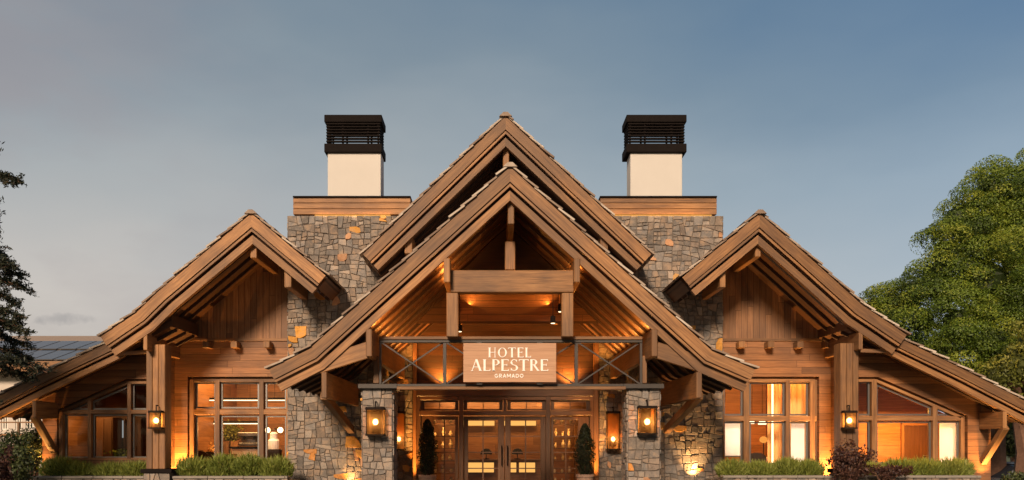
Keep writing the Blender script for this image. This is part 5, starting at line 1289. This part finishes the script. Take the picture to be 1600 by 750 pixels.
for a,b,zb_,tl in wins:
    mb=MB(); 
    for s in ((a,a+.08),(b-.08,b),((a+b)/2-.03,(a+b)/2+.03)): mb.box(s[0],s[1],yn+.06,yn+.14,zb_,tl[0][1])
    mb.box(a+.08,b-.08,yn+.065,yn+.135,zb_,zb_+.08); mb.box(a+.08,b-.08,yn+.065,yn+.135,tl[0][1]-.08,tl[0][1])
    w0=mb.build('window',WHITE,Hn); mb=MB(); mb.face([(a,yn+.1,zb_),(b,yn+.1,zb_),(b,yn+.1,tl[0][1]),(a,yn+.1,tl[0][1])]); mb.build('pane',GLASS,w0)
mb=MB(); zr1=pZ(540,dn); 
z_e=pZ(570,dn-1); mb.hexa([(X0-1,yn-1,z_e),(X1+.3,yn-1,z_e),(X1+.3,yn+7,z_e+2.4),(X0-1,yn+7,z_e+2.4),(X0-1,yn-1,z_e+.15),(X1+.3,yn-1,z_e+.15),(X1+.3,yn+7,z_e+2.55),(X0-1,yn+7,z_e+2.55)],rnd=.4); rfN=mb.build('roof',TILE,Hn)
mb=MB(); mb.box(X0-1,X1+.3,yn-1.06,yn-1.0,z_e-.35,z_e+.18); mb.build('fascia',W_BEAM,rfN)
mb=MB(); mb.box(X0,pX(70,dn-1),yn-1.6,yn-1.52,pZ(682,dn-1.5),pZ(678,dn-1.5)); mb.box(X0,pX(70,dn-1),yn-1.6,yn-1.52,pZ(661,dn-1.5),pZ(659,dn-1.5))
for i in range(14): xx=X0+i*1.35; mb.box(xx,xx+.1,yn-1.62,yn-1.5,0,pZ(659,dn-1.5))
mb.build('balustrade',W_BEAM,Hn)
def solar():
    m,nt,b=mat('solar_cells')
    uv=N(nt,'ShaderNodeUVMap',uv_map='UVMap').outputs[0]; s=N(nt,'ShaderNodeSeparateXYZ',i={0:uv})
    e=M_(nt,'MINIMUM',M_(nt,'FRACT',M_(nt,'MULTIPLY',s.outputs[0],6.0)),M_(nt,'FRACT',M_(nt,'MULTIPLY',s.outputs[1],10.0)))
    nt.links.new(mixc(nt,M_(nt,'LESS_THAN',e,.06),(.025,.035,.05),(.11,.12,.13)),b.inputs['Base Color']); b.inputs['Roughness'].default_value=.12; return m
SOL=solar()
sl=Vector((0,8,2.4)).normalized()
for row in range(2):
    for i in range(18):
        xx=X0+.4+i*1.08-row*.3; 
        if xx+1>X1+.2: continue
        base_=Vector((xx,yn-1,z_e+.22))+sl*(.15+row*3.1); 
        def Pn(u,v,h=0): return base_+Vector((u,0,0))+sl*v+Vector((0,-.29,.96))*h
        r=empty('solar_panel',base_); k=0
        vis=(pX(26,dn)<xx<pX(190,dn))
        lab=('dark framed solar panel in the '+('lower' if row==0 else 'upper')+' row on the neighbouring roof'); tag(r,lab,'solar panel','%s row of solar panels on the neighbouring roof'%('lower' if row==0 else 'upper'))
        mb=MB(); mb.hexa([Pn(0,0),Pn(1.02,0),Pn(1.02,2.6),Pn(0,2.6),Pn(0,0,.04),Pn(1.02,0,.04),Pn(1.02,2.6,.04),Pn(0,2.6,.04)]); mb.build('panel_frame',SASH,r)
        mb=MB(); mb.face([Pn(.03,.03,.045),Pn(.99,.03,.045),Pn(.99,2.57,.045),Pn(.03,2.57,.045)],[(0,0),(1,0),(1,1),(0,1)]); mb.build('cells',SOL,r)
# ---- car at the far right
def car():
    X,Y=pX(1600,27),27-D; z0=gz(X,Y); r=empty('parked_car',(X,Y,z0)); tag(r,'grey parked car half hidden beyond the right corner of the hotel','car')
    paint=flat('grey_car_paint',(.30,.31,.33),.25,.5,.04); dk=flat('car_glass',(.03,.035,.045),.08,0,.1); prof=[(-2.1,.35),(-2.15,.62),(-2.0,.78),(-1.2,.86),(-.75,.95),(.95,.98),(1.7,.92),(2.05,.84),(2.12,.5),(2.05,.32)]
    cab=[(-1.15,.865),(-.45,1.34),(.6,1.38),(1.25,1.12),(1.6,.93)]
    P=lambda u,v,w_:(X+u,Y+w_,z0+v)
    mb=MB(); w_=.84
    n=len(prof); mb.face([P(a,b,-w_) for a,b in prof][::-1]); mb.face([P(a,b,w_) for a,b in prof])
    for i in range(n):
        a,b=prof[i],prof[(i+1)%n]; mb.face([P(*a,-w_),P(*b,-w_),P(*b,w_),P(*a,w_)])
    b_=mb.build('body',paint,r,bevel=.04,weld=True)
    mb=MB(); w2=.62; n=len(cab)
    mb.face([P(-1.15,.865,-.78),P(1.6,.93,-.78),P(1.25,1.12,-w2),P(.6,1.37,-w2),P(-.45,1.33,-w2)]); mb.face([P(-1.15,.865,.78),P(1.6,.93,.78),P(1.25,1.12,w2),P(.6,1.37,w2),P(-.45,1.33,w2)][::-1])
    mb.face([P(-1.15,.865,-.78),P(-.45,1.33,-w2),P(-.45,1.33,w2),P(-1.15,.865,.78)]); mb.face([P(1.6,.93,-.78),P(1.25,1.12,-w2),P(1.25,1.12,w2),P(1.6,.93,.78)]); mb.face([P(.6,1.37,-w2),P(1.25,1.12,-w2),P(1.25,1.12,w2),P(.6,1.37,w2)])
    mb.build('window',dk,r)
    mb=MB(); mb.hexa([P(-.5,1.32,-.65),P(.65,1.36,-.65),P(.65,1.36,.65),P(-.5,1.32,.65),P(-.45,1.36,-.62),P(.6,1.40,-.62),P(.6,1.40,.62),P(-.45,1.36,.62)])
    for s in (-1,1):
        for a,b in (((-1.15,.87,.79),(-.45,1.34,.635)),((.1,.92,.79),(.05,1.37,.635)),((1.6,.94,.79),(1.2,1.14,.635)),((1.2,1.14,.635),(.6,1.38,.635))): mb.beam(P(a[0],a[1],a[2]*s),P(b[0],b[1],b[2]*s),.04,.05)
    mb.build('roof',paint,r)
    for u in (-1.35,1.3):
        for s in (-1,1):
            mb=MB(); mb.tube(P(u,.32,s*.68),P(u,.32,s*.87),.32,n=20); wh=mb.build('wheel',DKFAB,r); mb=MB(); mb.tube(P(u,.32,s*.872),P(u,.32,s*.885),.19,n=14); mb.build('rim',SASH,wh)
    for s in (-1,1):
        mb=MB(); mb.box(X-2.16,X-2.08,Y+s*.62-.14,Y+s*.62+.14,z0+.58,z0+.70); mb.build('headlight',WHITE,r)
car()
# ---- distant wooded ridge, low behind everything
rg=np.random.default_rng(77); n=26000
a_=rg.uniform(-260,260,n); h=3.2+2.0*np.sin(a_*.05)+1.2*np.sin(a_*.13+1); z=rg.random(n)**.7*h-.5
P=np.stack([a_,150+rg.uniform(-6,6,n),z],1); Q=np.tile(np.array((0,-1,.4)),(n,1))
o=cards('far_woodland',P,Q,1.5,L_BUSH,None,(0,150,0),77,.8); tag(o,'dark line of distant woodland along the horizon','woodland',kind='stuff')
